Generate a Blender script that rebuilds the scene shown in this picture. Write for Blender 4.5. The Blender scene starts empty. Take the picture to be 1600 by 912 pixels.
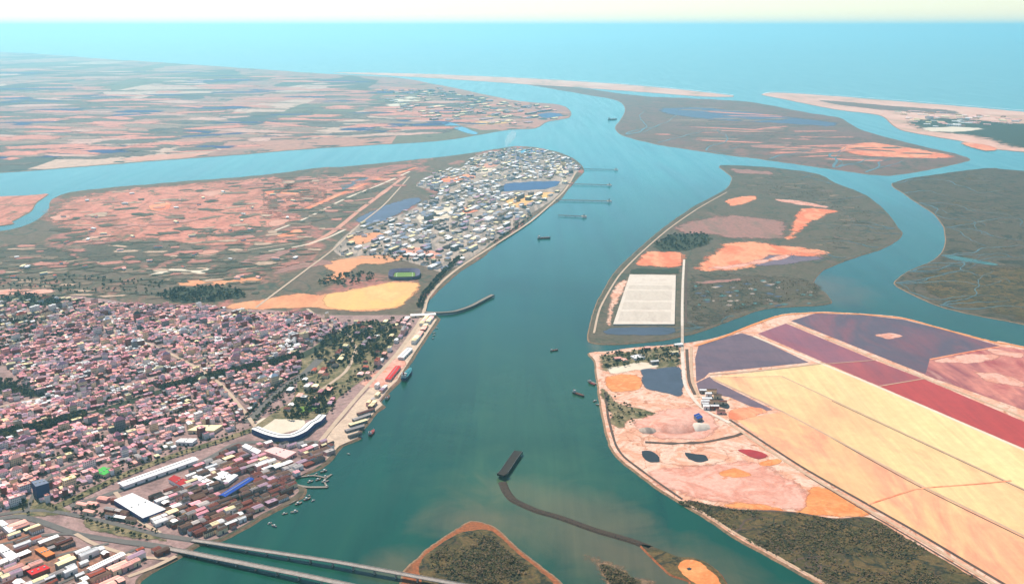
EXPO=0.47
HAZE=3.7e-5
import bpy, bmesh, math, random
from mathutils import Vector, Matrix, noise
R = math.radians
rnd = random.Random(11)
SC = bpy.context.scene
COL = SC.collection

# ------------------------------------------------------------------ camera
H, F, PITCH = 950.0, 1555.0, R(14.95)
cam_d = bpy.data.cameras.new("camera"); cam = bpy.data.objects.new("camera", cam_d); COL.objects.link(cam)
cam_d.sensor_width = 36.0; cam_d.lens = 36.0 * F / 1600.0
cam_d.clip_start = 1.0; cam_d.clip_end = 400000.0
cam.location = (0, 0, H); cam.rotation_euler = (R(90) - PITCH, 0, 0)
SC.camera = cam
cp, sp = math.cos(PITCH), math.sin(PITCH)

def P(px, py, z=0.0):
    """where the sight line of a photograph pixel (1600 x 912) meets the level z"""
    x = (px - 800.0) / F; y = (456.0 - py) / F
    d = Vector((x, y * sp + cp, y * cp - sp))
    t = (z - H) / d.z
    return Vector((d.x * t, d.y * t, z))

def Q(v):
    """pixel of a world point"""
    w = Vector(v) - Vector((0, 0, H))
    f = w.y * cp - w.z * sp; u = w.y * sp + w.z * cp
    return 800 + F * w.x / f, 456 - F * u / f, f

# ------------------------------------------------------------------ materials
def lin(c):
    return c / 12.92 if c <= 0.04045 else ((c + 0.055) / 1.055) ** 2.4
SAT = 1.1
def S(r, g, b, k=.74):
    m_ = (r + g + b) / 3; r, g, b = (max(0, m_ + (q - m_) * SAT) for q in (r, g, b))
    return (min(lin(r / 255) * k, .93), min(lin(g / 255) * k, .93), min(lin(b / 255) * k, .93), 1)

class NT:
    def __init__(s, name):
        s.m = bpy.data.materials.new(name); s.m.use_nodes = True
        s.t = s.m.node_tree; s.n = s.t.nodes; s.l = s.t.links
        s.b = s.n["Principled BSDF"]; s.b.inputs["Roughness"].default_value = .9
        s.b.inputs["Specular IOR Level"].default_value = .2
        s.tc = None
    def add(s, t, **kw):
        n = s.n.new(t)
        for k, v in kw.items():
            setattr(n, k, v)
        return n
    def coord(s, scale, rot=0.0, off=(0, 0, 0)):
        if s.tc is None: s.tc = s.add("ShaderNodeTexCoord")
        mp = s.add("ShaderNodeMapping")
        mp.inputs["Location"].default_value = off
        mp.inputs["Rotation"].default_value = (0, 0, rot)
        mp.inputs["Scale"].default_value = scale
        s.l.new(s.tc.outputs["Object"], mp.inputs["Vector"])
        return mp.outputs["Vector"]
    def noise(s, vec, detail=6, rough=.6, dist=0.0, scale=1.0):
        n = s.add("ShaderNodeTexNoise")
        n.inputs["Scale"].default_value = scale; n.inputs["Detail"].default_value = detail
        n.inputs["Roughness"].default_value = rough; n.inputs["Distortion"].default_value = dist
        s.l.new(vec, n.inputs["Vector"])
        return n
    def ramp(s, fac, stops, interp="LINEAR"):
        r = s.add("ShaderNodeValToRGB"); r.color_ramp.interpolation = interp
        e = r.color_ramp.elements
        while len(e) < len(stops): e.new(.5)
        for i, (p, c) in enumerate(stops):
            e[i].position = p; e[i].color = c
        s.l.new(fac, r.inputs["Fac"])
        return r.outputs["Color"]
    def mix(s, a, b, fac, mode="MIX"):
        m = s.add("ShaderNodeMix", data_type="RGBA", blend_type=mode)
        for sock, v in ((m.inputs[0], fac), (m.inputs[6], a), (m.inputs[7], b)):
            if hasattr(v, "is_linked"): s.l.new(v, sock)
            else: sock.default_value = v
        return m.outputs[2]
    def math(s, op, a, b=0.0, c=0.0):
        m = s.add("ShaderNodeMath", operation=op)
        for sock, v in zip(m.inputs, (a, b, c)):
            if hasattr(v, "is_linked"): s.l.new(v, sock)
            else: sock.default_value = v
        return m.outputs[0]
    def base(s, c):
        if hasattr(c, "is_linked"): s.l.new(c, s.b.inputs["Base Color"])
        else: s.b.inputs["Base Color"].default_value = c
    def bump(s, h, strength, dist):
        b = s.add("ShaderNodeBump"); b.inputs["Strength"].default_value = strength; b.inputs["Distance"].default_value = dist
        s.l.new(h, b.inputs["Height"]); s.l.new(b.outputs["Normal"], s.b.inputs["Normal"])

def ground(name, cols, size=200.0, st=(1, 1), rot=0.0, fine=10.0, fstr=.5, dist=.6, lo=.3, hi=.7, rough=.92, detail=7, creek=None, patch=None, spots=None):
    """mottled soil: a few base colours spread by noise, broken up by a finer noise"""
    n = NT(name)
    off = (rnd.uniform(-9, 9), rnd.uniform(-9, 9), 0)
    v = n.coord((st[0] / size, st[1] / size, 1 / size), rot, off)
    a = n.noise(v, detail, .62, dist).outputs["Fac"]
    k = len(cols)
    c = n.ramp(a, [(lo + (hi - lo) * i / max(1, k - 1), q) for i, q in enumerate(cols)])
    if patch:                                        # patchwork of fields
        psize, pst, prot, pcols, pfac = patch
        pv = n.coord((pst[0] / psize, pst[1] / psize, 1 / psize), prot, off)
        w = n.noise(n.coord((1 / (psize * 1.5),) * 3), 3, .5)
        pv2 = n.mix(pv, w.outputs["Color"], .12)
        vo = n.add("ShaderNodeTexVoronoi", voronoi_dimensions="2D", distance="CHEBYCHEV"); vo.inputs["Scale"].default_value = 1
        n.l.new(pv2, vo.inputs["Vector"])
        sep = n.add("ShaderNodeSeparateColor"); n.l.new(vo.outputs["Color"], sep.inputs[0])
        kk = len(pcols)
        pc = n.ramp(sep.outputs[0], [(i / kk, q) for i, q in enumerate(pcols)], "CONSTANT")
        pf = n.math("MULTIPLY", n.math("GREATER_THAN", sep.outputs[1], 1 - pfac), .85)
        c = n.mix(c, pc, pf)
    if spots:
        ssize, scol, th = spots
        sv = n.noise(n.coord((1 / ssize,) * 3, 0, (3.3, 1.7, 0)), 5, .65, .4).outputs["Fac"]
        c = n.mix(c, scol, n.ramp(sv, [(th, (0, 0, 0, 1)), (th + .05, (1, 1, 1, 1))]))
    if creek:
        csize, ccol, cw = creek
        cv = n.noise(n.coord((1 / csize,) * 3, 0, (1.3, 7.7, 0)), 4, .55, .9).outputs["Fac"]
        d = n.math("ABSOLUTE", n.math("SUBTRACT", cv, .5))
        c = n.mix(c, ccol, n.ramp(d, [(0, (1, 1, 1, 1)), (cw, (0, 0, 0, 1))]))
    fv = n.noise(n.coord((1 / fine,) * 3), 5, .7).outputs["Fac"]
    g = n.ramp(fv, [(.25, (1 - fstr,) * 3 + (1,)), (.75, (1 + fstr,) * 3 + (1,))])
    c = n.mix(c, g, 1.0, "MULTIPLY")
    n.base(c); n.b.inputs["Roughness"].default_value = rough
    return n.m

def plain(name, c, rough=.8, var=.18, size=12.0, spec=.2, metal=0.0):
    n = NT(name)
    f = n.noise(n.coord((1 / size,) * 3), 4, .6).outputs["Fac"]
    n.base(n.mix(c, n.ramp(f, [(.3, (1 - var,) * 3 + (1,)), (.7, (1 + var,) * 3 + (1,))]), 1.0, "MULTIPLY"))
    n.b.inputs["Roughness"].default_value = rough; n.b.inputs["Specular IOR Level"].default_value = spec
    n.b.inputs["Metallic"].default_value = metal
    return n.m

def wall_mat(name, c, win=(.05, .06, .075, 1)):
    """rendered facade with rows of dark window openings"""
    n = NT(name)
    tc = n.add("ShaderNodeTexCoord"); sep = n.add("ShaderNodeSeparateXYZ"); n.l.new(tc.outputs["Object"], sep.inputs[0])
    u = n.math("ADD", sep.outputs[0], sep.outputs[1])
    fu = n.math("FRACT", n.math("MULTIPLY", u, 6.0)); fz = n.math("FRACT", n.math("MULTIPLY", sep.outputs[2], 4.0))
    w = n.math("MULTIPLY", n.math("GREATER_THAN", fu, .55), n.math("MULTIPLY", n.math("GREATER_THAN", fz, .35), n.math("LESS_THAN", fz, .82)))
    n.base(n.mix(c, win, w))
    return n.m

def roof_mat(name, c, lines=.18, k=1.0):
    n = NT(name)
    f = n.noise(n.coord((1 / .35,) * 3), 4, .7).outputs["Fac"]
    oi = n.add("ShaderNodeObjectInfo")
    g = n.ramp(f, [(.3, (.72, .72, .72, 1)), (.7, (1.22, 1.2, 1.18, 1))])
    c2 = n.mix(c, g, 1.0, "MULTIPLY")
    h = n.ramp(oi.outputs["Random"], [(0, (.7, .68, .68, 1)), (.5, (1, 1, 1, 1)), (1, (1.25, 1.2, 1.15, 1))])
    n.base(n.mix(c2, h, 1.0, "MULTIPLY")); n.b.inputs["Roughness"].default_value = .85
    return n.m

# ------------------------------------------------------------------ mesh helpers
def link(name, me, mats, parent=None, smooth=False):
    for m in mats: me.materials.append(m)
    o = bpy.data.objects.new(name, me); COL.objects.link(o)
    if parent is not None: o.parent = parent
    if smooth:
        me.polygons.foreach_set("use_smooth", [True] * len(me.polygons))
    return o

class MB:
    def __init__(s): s.v = []; s.f = []; s.mi = []
    def quad_prism(s, poly, z0, z1, mi=0, top=None, bottom=False):
        b = len(s.v); n = len(poly)
        a = sum(poly[i][0] * poly[(i + 1) % n][1] - poly[(i + 1) % n][0] * poly[i][1] for i in range(n))
        if a < 0: poly = poly[::-1]
        s.v += [(p[0], p[1], z0) for p in poly] + [(p[0], p[1], z1) for p in poly]
        for i in range(n):
            j = (i + 1) % n
            s.f.append((b + i, b + j, b + n + j, b + n + i)); s.mi.append(mi)
        s.f.append(tuple(b + n + i for i in range(n))); s.mi.append(mi if top is None else top)
        if bottom: s.f.append(tuple(b + i for i in reversed(range(n)))); s.mi.append(mi)
        return s
    def box(s, cx, cy, z0, lx, ly, lz, rot=0.0, mi=0, bottom=False):
        c, t = math.cos(rot), math.sin(rot)
        pts = [(cx + x * c - y * t, cy + x * t + y * c) for x, y in ((-lx / 2, -ly / 2), (lx / 2, -ly / 2), (lx / 2, ly / 2), (-lx / 2, ly / 2))]
        return s.quad_prism(pts, z0, z0 + lz, mi, None, bottom)
    def cyl(s, cx, cy, z0, r, h, n=12, mi=0, r2=None):
        b = len(s.v); r2 = r if r2 is None else r2
        s.v += [(cx + r * math.cos(6.2832 * i / n), cy + r * math.sin(6.2832 * i / n), z0) for i in range(n)]
        s.v += [(cx + r2 * math.cos(6.2832 * i / n), cy + r2 * math.sin(6.2832 * i / n), z0 + h) for i in range(n)]
        for i in range(n):
            j = (i + 1) % n; s.f.append((b + i, b + j, b + n + j, b + n + i)); s.mi.append(mi)
        s.f.append(tuple(b + n + i for i in range(n))); s.mi.append(mi)
        return s
    def add(s, tmpl, M, mi=0):
        b = len(s.v)
        s.v += [tuple(M @ Vector(v)) for v in tmpl.v]
        s.f += [tuple(b + i for i in f) for f in tmpl.f]
        s.mi += [mi + k for k in tmpl.mi] if mi is not None else tmpl.mi
        return s
    def mesh(s, name):
        me = bpy.data.meshes.new(name); me.from_pydata(s.v, [], s.f); me.update()
        if s.mi: me.polygons.foreach_set("material_index", s.mi)
        return me
    def build(s, name, mats, parent=None, smooth=False):
        if not isinstance(mats, (list, tuple)): mats = [mats]
        return link(name, s.mesh(name), mats, parent, smooth)

def tag(o, label=None, cat=None, group=None, kind=None):
    if label: o["label"] = label
    if cat: o["category"] = cat
    if group: o["group"] = group
    if kind: o["kind"] = kind
    return o

def empty(name, loc=(0, 0, 0), rz=0.0):
    o = bpy.data.objects.new(name, None); COL.objects.link(o)
    o.location = loc; o.rotation_euler = (0, 0, rz); o.empty_display_size = 2
    return o

def crom(pts, step, closed=True):
    out = []; n = len(pts)
    rng = range(n) if closed else range(n - 1)
    for i in rng:
        if closed: a, b, c, d = (pts[(i + k) % n] for k in (-1, 0, 1, 2))
        else: a, b, c, d = pts[max(i - 1, 0)], pts[i], pts[i + 1], pts[min(i + 2, n - 1)]
        L = math.dist(b, c); m = max(1, int(L / step))
        for j in range(m):
            t = j / m
            q = [.5 * (2 * b[k] + (c[k] - a[k]) * t + (2 * a[k] - 5 * b[k] + 4 * c[k] - d[k]) * t * t + (3 * b[k] - a[k] - 3 * c[k] + d[k]) * t ** 3) for k in (0, 1)]
            lin_ = [b[k] + (c[k] - b[k]) * t for k in (0, 1)]
            out.append([q[k] * .7 + lin_[k] * .3 for k in (0, 1)])
    if not closed: out.append(list(pts[-1]))
    return out

def outline(px, z, amp=1.0, step=5.0, straight=False, seed=0.0):
    if straight:
        pts = []
        n = len(px)
        for i in range(n):
            a, b = px[i], px[(i + 1) % n]; m = max(1, int(math.dist(a, b) / 25))
            pts += [[a[0] + (b[0] - a[0]) * j / m, a[1] + (b[1] - a[1]) * j / m] for j in range(m)]
    else:
        pts = crom(px, step)
    out = []
    for x, y in pts:
        if amp:
            q = Vector((x * .05 + seed, y * .09, seed))
            x += amp * 1.8 * (noise.noise(q) + .7 * noise.noise(q * 3.1) + .5 * noise.noise(q * 8)); y += amp * .8 * (noise.noise(q + Vector((31, 7, 0))) + .7 * noise.noise(q * 3.1 + Vector((3, 9, 0))) + .5 * noise.noise(q * 8))
        out.append(P(x, max(y, 55), z))
    return out

def area2(p):
    return sum(p[i].x * p[(i + 1) % len(p)].y - p[(i + 1) % len(p)].x * p[i].y for i in range(len(p)))

def sheet(name, px, z, mat, amp=1.0, step=5.0, straight=False, skirt=0.0, bank=None, low=-.6, seed=0.0, kind="structure"):
    pts = outline(px, z, amp, step, straight, seed)
    if area2(pts) < 0: pts.reverse()
    n = len(pts); v = [tuple(p) for p in pts]; f = [tuple(range(n))]; mi = [0]
    if skirt:
        for i in range(n):
            a, c = pts[i - 1], pts[(i + 1) % n]
            t = (c - a); t.z = 0; t.normalize(); nr = Vector((t.y, -t.x, 0))
            q = pts[i] + nr * skirt; v.append((q.x, q.y, low))
        for i in range(n):
            j = (i + 1) % n; f.append((i, n + i, n + j, j)); mi.append(1)
    me = bpy.data.meshes.new(name); me.from_pydata(v, [], f); me.polygons.foreach_set("material_index", mi); me.update()
    o = link(name, me, [mat, bank or mat])
    o["kind"] = kind
    return o

def ribbon(name, px, width, z, mat, step=8.0, zs=None, kind="structure", depth=0.0, amp=0.0):
    """a strip of ground (road, dike) along a line; width in metres"""
    pts = crom(px, step, False)
    c = [P(x, y, z) for x, y in pts]
    n = len(c); v = []; f = []
    for i in range(n):
        t = c[min(i + 1, n - 1)] - c[max(i - 1, 0)]; t.z = 0; t.normalize(); nr = Vector((-t.y, t.x, 0))
        w = width / 2 * (1 + amp * noise.noise(Vector((i * .37, 3.1, width))))
        zz = z if zs is None else zs[0] + (zs[1] - zs[0]) * i / (n - 1)
        for s in (1, -1):
            q = c[i] + nr * w * s; v.append((q.x, q.y, zz))
        if depth:
            for s in (1, -1):
                q = c[i] + nr * (w + depth * 1.6) * s; v.append((q.x, q.y, zz - depth))
    k = 4 if depth else 2
    for i in range(n - 1):
        a, b = i * k, (i + 1) * k
        f.append((a, a + 1, b + 1, b))
        if depth: f += [(a + 2, a, b, b + 2), (a + 1, a + 3, b + 3, b + 1)]
    me = bpy.data.meshes.new(name); me.from_pydata(v, [], f); me.update()
    o = link(name, me, [mat]); o["kind"] = kind
    return o

def inside(p, poly):
    x, y = p[0], p[1]; c = False; n = len(poly); j = n - 1
    for i in range(n):
        xi, yi, xj, yj = poly[i][0], poly[i][1], poly[j][0], poly[j][1]
        if (yi > y) != (yj > y) and x < (xj - xi) * (y - yi) / (yj - yi) + xi: c = not c
        j = i
    return c

def segd(p, a, b):
    ax, ay = b[0] - a[0], b[1] - a[1]; L = ax * ax + ay * ay
    t = 0 if L == 0 else max(0, min(1, ((p[0] - a[0]) * ax + (p[1] - a[1]) * ay) / L))
    return math.hypot(p[0] - a[0] - ax * t, p[1] - a[1] - ay * t)

_soft = {}
def soft_mat(m):
    """the same soil, thinning out raggedly where its 'edge' attribute (depth inside the patch) falls to nothing"""
    if m.name in _soft: return _soft[m.name]
    s = m.copy(); s.name = m.name + "_thinning"; t = s.node_tree; n = t.nodes; l = t.links
    b = n["Principled BSDF"]; out = n["Material Output"]
    at = n.new("ShaderNodeAttribute"); at.attribute_name = "edge"
    tc = n.new("ShaderNodeTexCoord"); acc = at.outputs["Fac"]
    for sc, k in ((1 / 70, 2.6), (1 / 16, 1.3)):
        nz = n.new("ShaderNodeTexNoise"); nz.inputs["Scale"].default_value = sc; nz.inputs["Detail"].default_value = 4; nz.inputs["Roughness"].default_value = .65
        l.new(tc.outputs["Object"], nz.inputs["Vector"])
        mm = n.new("ShaderNodeMath"); mm.operation = "MULTIPLY_ADD"; mm.inputs[1].default_value = k; mm.inputs[2].default_value = -.5 * k
        l.new(nz.outputs["Fac"], mm.inputs[0])
        ad = n.new("ShaderNodeMath"); ad.operation = "ADD"; l.new(acc, ad.inputs[0]); l.new(mm.outputs[0], ad.inputs[1]); acc = ad.outputs[0]
    mr = n.new("ShaderNodeMapRange"); mr.inputs["From Min"].default_value = .1; mr.inputs["From Max"].default_value = .6
    l.new(acc, mr.inputs["Value"]); l.new(mr.outputs["Result"], b.inputs["Alpha"])
    _soft[m.name] = s; return s

def set_edge(me, vals):
    a = me.attributes.new("edge", "FLOAT", "POINT"); a.data.foreach_set("value", vals)

def soft(name, px, z, mat, fuzz=1.0, amp=1.5, seed=0.0, kind="structure"):
    """a patch of ground with a ragged, thinning rim; fuzz scales its width"""
    pts = outline(px, z, amp, 5.0, False, seed); poly = [(p.x, p.y) for p in pts]
    pxs = [Q(p) for p in pts]
    x0, x1 = min(p[0] for p in pxs), max(p[0] for p in pxs); y0, y1 = min(p[1] for p in pxs), max(p[1] for p in pxs)
    w = math.sqrt(abs(area2(pts)) / 2); fz = .085 * w * fuzz; padx = (x1 - x0) * .07 + 1; pady = (y1 - y0) * .12 + .6
    nx = int(max(10, min(34, (x1 - x0) / 3))); ny = int(max(8, min(22, (y1 - y0) / 1.6)))
    v, e = [], []
    for j in range(ny + 1):
        for i in range(nx + 1):
            p = P(x0 - padx + (x1 - x0 + 2 * padx) * i / nx, max(55, y0 - pady + (y1 - y0 + 2 * pady) * j / ny), z)
            d = min(segd(p, poly[k - 1], poly[k]) for k in range(len(poly)))
            v.append(tuple(p)); e.append((d if inside(p, poly) else -d) / fz)
    f = []
    for j in range(ny):
        for i in range(nx):
            q = (j * (nx + 1) + i, (j + 1) * (nx + 1) + i, (j + 1) * (nx + 1) + i + 1, j * (nx + 1) + i + 1)
            if max(e[k] for k in q) > -2: f.append(q)
    me = bpy.data.meshes.new(name); me.from_pydata(v, [], f); me.update(); set_edge(me, e)
    o = link(name, me, [soft_mat(mat)]); o["kind"] = kind
    return o

# ------------------------------------------------------------------ light, sky, air
SUN_AZ, SUN_EL = R(-32), R(52)            # azimuth from straight ahead, positive to the right
W = bpy.data.worlds.new("World"); SC.world = W; W.use_nodes = True
wn, wl = W.node_tree.nodes, W.node_tree.links
sky = wn.new("ShaderNodeTexSky"); sky.sky_type = "NISHITA"; sky.sun_disc = False
sky.sun_elevation = SUN_EL; sky.sun_rotation = SUN_AZ
sky.altitude = 100; sky.air_density = 1.0; sky.dust_density = .12; sky.ozone_density = 2.0
wl.new(sky.outputs["Color"], wn["Background"].inputs["Color"]); wn["Background"].inputs["Strength"].default_value = .10
sd = bpy.data.lights.new("sun", "SUN"); sd.energy = 5.0; sd.angle = R(.53); sd.color = (1, .89, .75)
sun = bpy.data.objects.new("sun", sd); COL.objects.link(sun)
dirv = Vector((math.sin(SUN_AZ) * math.cos(SUN_EL), math.cos(SUN_AZ) * math.cos(SUN_EL), math.sin(SUN_EL)))
sun.rotation_euler = (-dirv).to_track_quat("-Z", "Y").to_euler()
SC.view_settings.view_transform = "Standard"; SC.view_settings.look = "None"
SC.view_settings.gamma = 1; SC.view_settings.use_curve_mapping = False
SC.view_settings.exposure = EXPO
SC.render.engine = "CYCLES"
cy = SC.cycles
cy.max_bounces = 5; cy.diffuse_bounces = 2; cy.glossy_bounces = 2; cy.volume_bounces = 1; cy.transparent_max_bounces = 10
cy.caustics_reflective = False; cy.caustics_refractive = False
try:
    cy.use_denoising = True; cy.denoiser = "OPENIMAGEDENOISE"
except Exception: pass

hm = bpy.data.materials.new("haze_air"); hm.use_nodes = True
hm.node_tree.nodes.remove(hm.node_tree.nodes["Principled BSDF"])
pv = hm.node_tree.nodes.new("ShaderNodeVolumePrincipled")
pv.inputs["Color"].default_value = (.44, .88, 1.0, 1); pv.inputs["Density"].default_value = HAZE
pv.inputs["Anisotropy"].default_value = .55
hm.node_tree.links.new(pv.outputs["Volume"], hm.node_tree.nodes["Material Output"].inputs["Volume"])
hb = MB(); hb.box(0, 90000, -4.2, 330000, 250000, 1100 + 4.2, 0, 0, True)
haze = hb.build("haze", hm); haze["kind"] = "stuff"

# ------------------------------------------------------------------ water
n = NT("sea_water")
big = n.noise(n.coord((1 / 900, 1 / 900, 1)), 5, .6, .8).outputs["Fac"]
c = n.ramp(big, [(.3, (.002, .042, .024, 1)), (.55, (.003, .056, .034, 1)), (.75, (.012, .056, .034, 1))])
tc = n.add("ShaderNodeTexCoord")
# far water turns turquoise with distance; haze and sky cyan painted into it
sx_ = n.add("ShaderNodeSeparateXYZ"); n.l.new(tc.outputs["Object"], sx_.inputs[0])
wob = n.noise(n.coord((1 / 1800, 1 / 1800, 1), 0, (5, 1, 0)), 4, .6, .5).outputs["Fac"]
far_cyan = n.add("ShaderNodeMapRange"); far_cyan.inputs["From Min"].default_value = 2600; far_cyan.inputs["From Max"].default_value = 8200; far_cyan.interpolation_type = "SMOOTHSTEP"
n.l.new(n.math("ADD", sx_.outputs[1], n.math("MULTIPLY", n.math("SUBTRACT", wob, .5), 2600.0)), far_cyan.inputs["Value"])
c = n.mix(c, (.008, .21, .24, 1), far_cyan.outputs["Result"])
def silt(px, py, r, col, fac, sx=1.0, sy=1.0, rot=0.0):
    global c
    w = P(px, py, 0)
    mp = n.add("ShaderNodeMapping", vector_type="TEXTURE")
    mp.inputs["Location"].default_value = w; mp.inputs["Scale"].default_value = (r * sx, r * sy, 1); mp.inputs["Rotation"].default_value = (0, 0, rot)
    wv = n.noise(n.coord((1 / 120, 1 / 120, 1)), 4, .6, 1.0)
    n.l.new(tc.outputs["Object"], mp.inputs["Vector"])
    va = n.add("ShaderNodeVectorMath", operation="LENGTH"); n.l.new(mp.outputs["Vector"], va.inputs[0])
    d = n.math("ADD", va.outputs["Value"], n.math("MULTIPLY", n.math("SUBTRACT", wv.outputs["Fac"], .5), .9))
    m = n.ramp(d, [(.15, (fac,) * 3 + (1,)), (1.0, (0, 0, 0, 1))])
    c = n.mix(c, col, m)
brown = (.12, .095, .052, 1); green = (.055, .115, .055, 1)
for a in ((885, 786, 150, brown, .95, 1.6, .7, R(-35)), (850, 780, 85, brown, .95, 1.4, .8, R(-35)), (960, 800, 120, (.02, .03, .02, 1), .4), (830, 770, 260, green, .5), (960, 860, 200, brown, .8, .8, 2.2, R(50)),
          (735, 812, 90, brown, .7, 1.6, 1), (620, 885, 90, brown, .5), (960, 640, 90, brown, .6, .5, 3, 0), (930, 540, 60, brown, .45, .5, 2, 0),
          (1290, 450, 160, brown, .6, 1.2, 2), (820, 640, 500, green, .35, .7, 2)):
    silt(*a)
cur = n.noise(n.coord((1 / 110, 1 / 1500, 1), R(-8)), 6, .65, 1.2).outputs["Fac"]
c = n.mix(c, n.ramp(cur, [(.3, (.72, .78, .82, 1)), (.5, (1, 1, 1, 1)), (.72, (1.35, 1.18, 1.08, 1))]), 1.0, "MULTIPLY")
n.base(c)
rip = n.noise(n.coord((1 / 7, 1 / 11, 1), .4), 5, .65).outputs["Fac"]
rip2 = n.noise(n.coord((1 / 60, 1 / 90, 1), -.3), 4, .6).outputs["Fac"]
n.bump(n.math("ADD", rip, rip2), .35, 1.0)
strk = n.noise(n.coord((1 / 75, 1 / 1300, 1), R(-8)), 5, .6, .5).outputs["Fac"]
n.l.new(n.ramp(strk, [(.3, (.15,) * 3 + (1,)), (.75, (.23,) * 3 + (1,))]), n.b.inputs["Roughness"])
n.b.inputs["Specular Tint"].default_value = (.55, .95, 1, 1); n.b.inputs["Roughness"].default_value = .2; n.b.inputs["IOR"].default_value = 1.30; n.b.inputs["Specular IOR Level"].default_value = .5
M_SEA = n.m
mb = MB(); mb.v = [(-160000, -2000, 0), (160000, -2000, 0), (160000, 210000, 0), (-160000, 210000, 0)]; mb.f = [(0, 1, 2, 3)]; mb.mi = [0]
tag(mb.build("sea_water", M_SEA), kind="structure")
def pond(name, c, rough=.45):
    q = NT(name); f = q.noise(q.coord((1 / 60,) * 3), 4, .6, .8).outputs["Fac"]
    q.base(q.mix(c, q.ramp(f, [(.3, (.75, .75, .75, 1)), (.7, (1.25, 1.25, 1.25, 1))]), 1.0, "MULTIPLY"))
    q.b.inputs["Roughness"].default_value = rough; q.b.inputs["Specular IOR Level"].default_value = .22
    return q.m

# ------------------------------------------------------------------ ground materials
G = {}
G["mud"] = ground("mud_bank", [S(120, 105, 85), S(150, 120, 95), S(105, 95, 80)], 60, fine=8)
G["sandbank"] = ground("sand_bank", [S(126, 82, 56), S(160, 98, 64), S(112, 80, 56)], 50, fine=6)
G["orangesand"] = ground("orange_sand", [S(200, 125, 70), S(235, 165, 110), S(225, 140, 85), S(240, 190, 140)], 60, fine=7, fstr=.25)
G["city"] = ground("city_ground", [S(118, 98, 94), S(150, 124, 120), S(176, 146, 140), S(104, 92, 80)], 70, fine=9, fstr=.35)
G["plain"] = ground("plain_soil", [S(92, 86, 70), S(112, 96, 82), S(100, 92, 74), S(178, 118, 106), S(128, 104, 92)], 330, (1, .42), R(-14), fine=25, fstr=.45, dist=1.2, lo=.3, hi=.72,
                   creek=(420, S(70, 80, 66), .018), spots=(75, S(56, 70, 52), .63))
G["pinksoil"] = ground("pink_soil", [S(146, 112, 92), S(200, 128, 110), S(216, 146, 126), S(178, 116, 98), S(110, 100, 76)], 230, (1, .4), R(-14), fine=22, fstr=.35, dist=1.1,
                       creek=(260, S(120, 108, 88), .02), spots=(90, S(86, 94, 74), .6))
G["farland"] = ground("far_fields", [S(140, 118, 112), S(176, 128, 118), S(150, 124, 112), S(206, 146, 130)], 900, (1, .35), R(-8), fine=60, fstr=.35, dist=.8,
                      patch=(700, (1, .35), R(-8), [S(60, 78, 70), S(190, 140, 122), S(100, 106, 84), S(215, 185, 165), S(52, 72, 78), S(165, 128, 110)], .7), spots=(420, S(50, 68, 66), .58))
G["marsh"] = ground("marsh_green", [S(78, 74, 60), S(94, 84, 70), S(84, 80, 64), S(104, 90, 76)], 140, fine=14, fstr=.5, dist=1.0, creek=(190, S(48, 56, 46), .03), spots=(60, S(120, 108, 92), .66))
G["marshdark"] = ground("marsh_dark", [S(80, 66, 46), S(108, 90, 58), S(76, 72, 46), S(98, 76, 60)], 60, fine=6, fstr=.6, dist=1.5, creek=(70, S(36, 44, 36), .045), spots=(40, S(110, 98, 58), .63))
G["isle"] = ground("isle_ground", [S(88, 84, 70), S(104, 94, 80), S(92, 88, 72), S(124, 102, 90)], 120, (1, .6), fine=14, fstr=.4, dist=1.0, creek=(230, S(70, 78, 64), .025))
G["marshfar"] = ground("marsh_far", [S(112, 92, 84), S(128, 98, 90), S(114, 96, 84), S(148, 108, 98)], 500, (1, .4), fine=40, fstr=.3, creek=(500, S(80, 84, 74), .02))
G["brownflat"] = ground("brown_flat", [S(140, 112, 102), S(165, 122, 112), S(120, 108, 94)], 110, (1, .3), fine=15, fstr=.3)
G["orangeflat"] = ground("orange_flat", [S(234, 146, 106), S(242, 172, 134), S(228, 128, 94), S(238, 162, 124)], 130, (1, .5), .4, fine=16, fstr=.2, dist=1.2)
G["pinkflat"] = ground("pink_flat", [S(225, 165, 148), S(236, 186, 168), S(214, 150, 130), S(240, 200, 182)], 90, fine=10, fstr=.25, dist=1.0, spots=(45, S(214, 140, 100), .62))
G["portsoil"] = ground("port_soil", [S(232, 185, 160), S(226, 168, 140), S(240, 205, 184), S(205, 145, 118)], 70, fine=7, fstr=.3, dist=1.3, spots=(38, S(190, 128, 100), .6), creek=(140, S(196, 140, 112), .012))
G["sandflat"] = ground("sand_flat", [S(225, 172, 112), S(236, 196, 128), S(238, 186, 128), S(240, 206, 142)], 160, (1, .4), fine=14, fstr=.12)
G["sandflat2"] = ground("sand_flat_orange", [S(222, 150, 112), S(230, 168, 125), S(214, 140, 104)], 120, (1, .4), fine=14, fstr=.18)
G["field"] = ground("field_soil", [S(226, 176, 156), S(214, 158, 138), S(200, 150, 128)], 120, (1, .4), fine=18, fstr=.2)
G["palefield"] = ground("pale_field", [S(238, 226, 205), S(228, 210, 188)], 150, fine=25, fstr=.1)
G["white"] = ground("white_gravel", [S(222, 208, 192), S(230, 218, 204), S(212, 196, 182)], 60, fine=9, fstr=.12)
G["greygravel"] = ground("grey_gravel", [S(160, 146, 136), S(192, 174, 160), S(136, 126, 118), S(176, 164, 154)], 50, (1, .3), fine=8, fstr=.15)
G["wood"] = ground("wood_floor", [S(46, 56, 40), S(58, 66, 46), S(40, 50, 40)], 30, fine=9, fstr=.6)
G["park"] = ground("park_ground", [S(70, 78, 52), S(98, 96, 66), S(150, 134, 104), S(84, 90, 60)], 40, fine=7, fstr=.5)
G["quay"] = ground("quay_concrete", [S(205, 180, 160), S(222, 198, 175), S(190, 168, 150)], 30, fine=6, fstr=.25)
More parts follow.
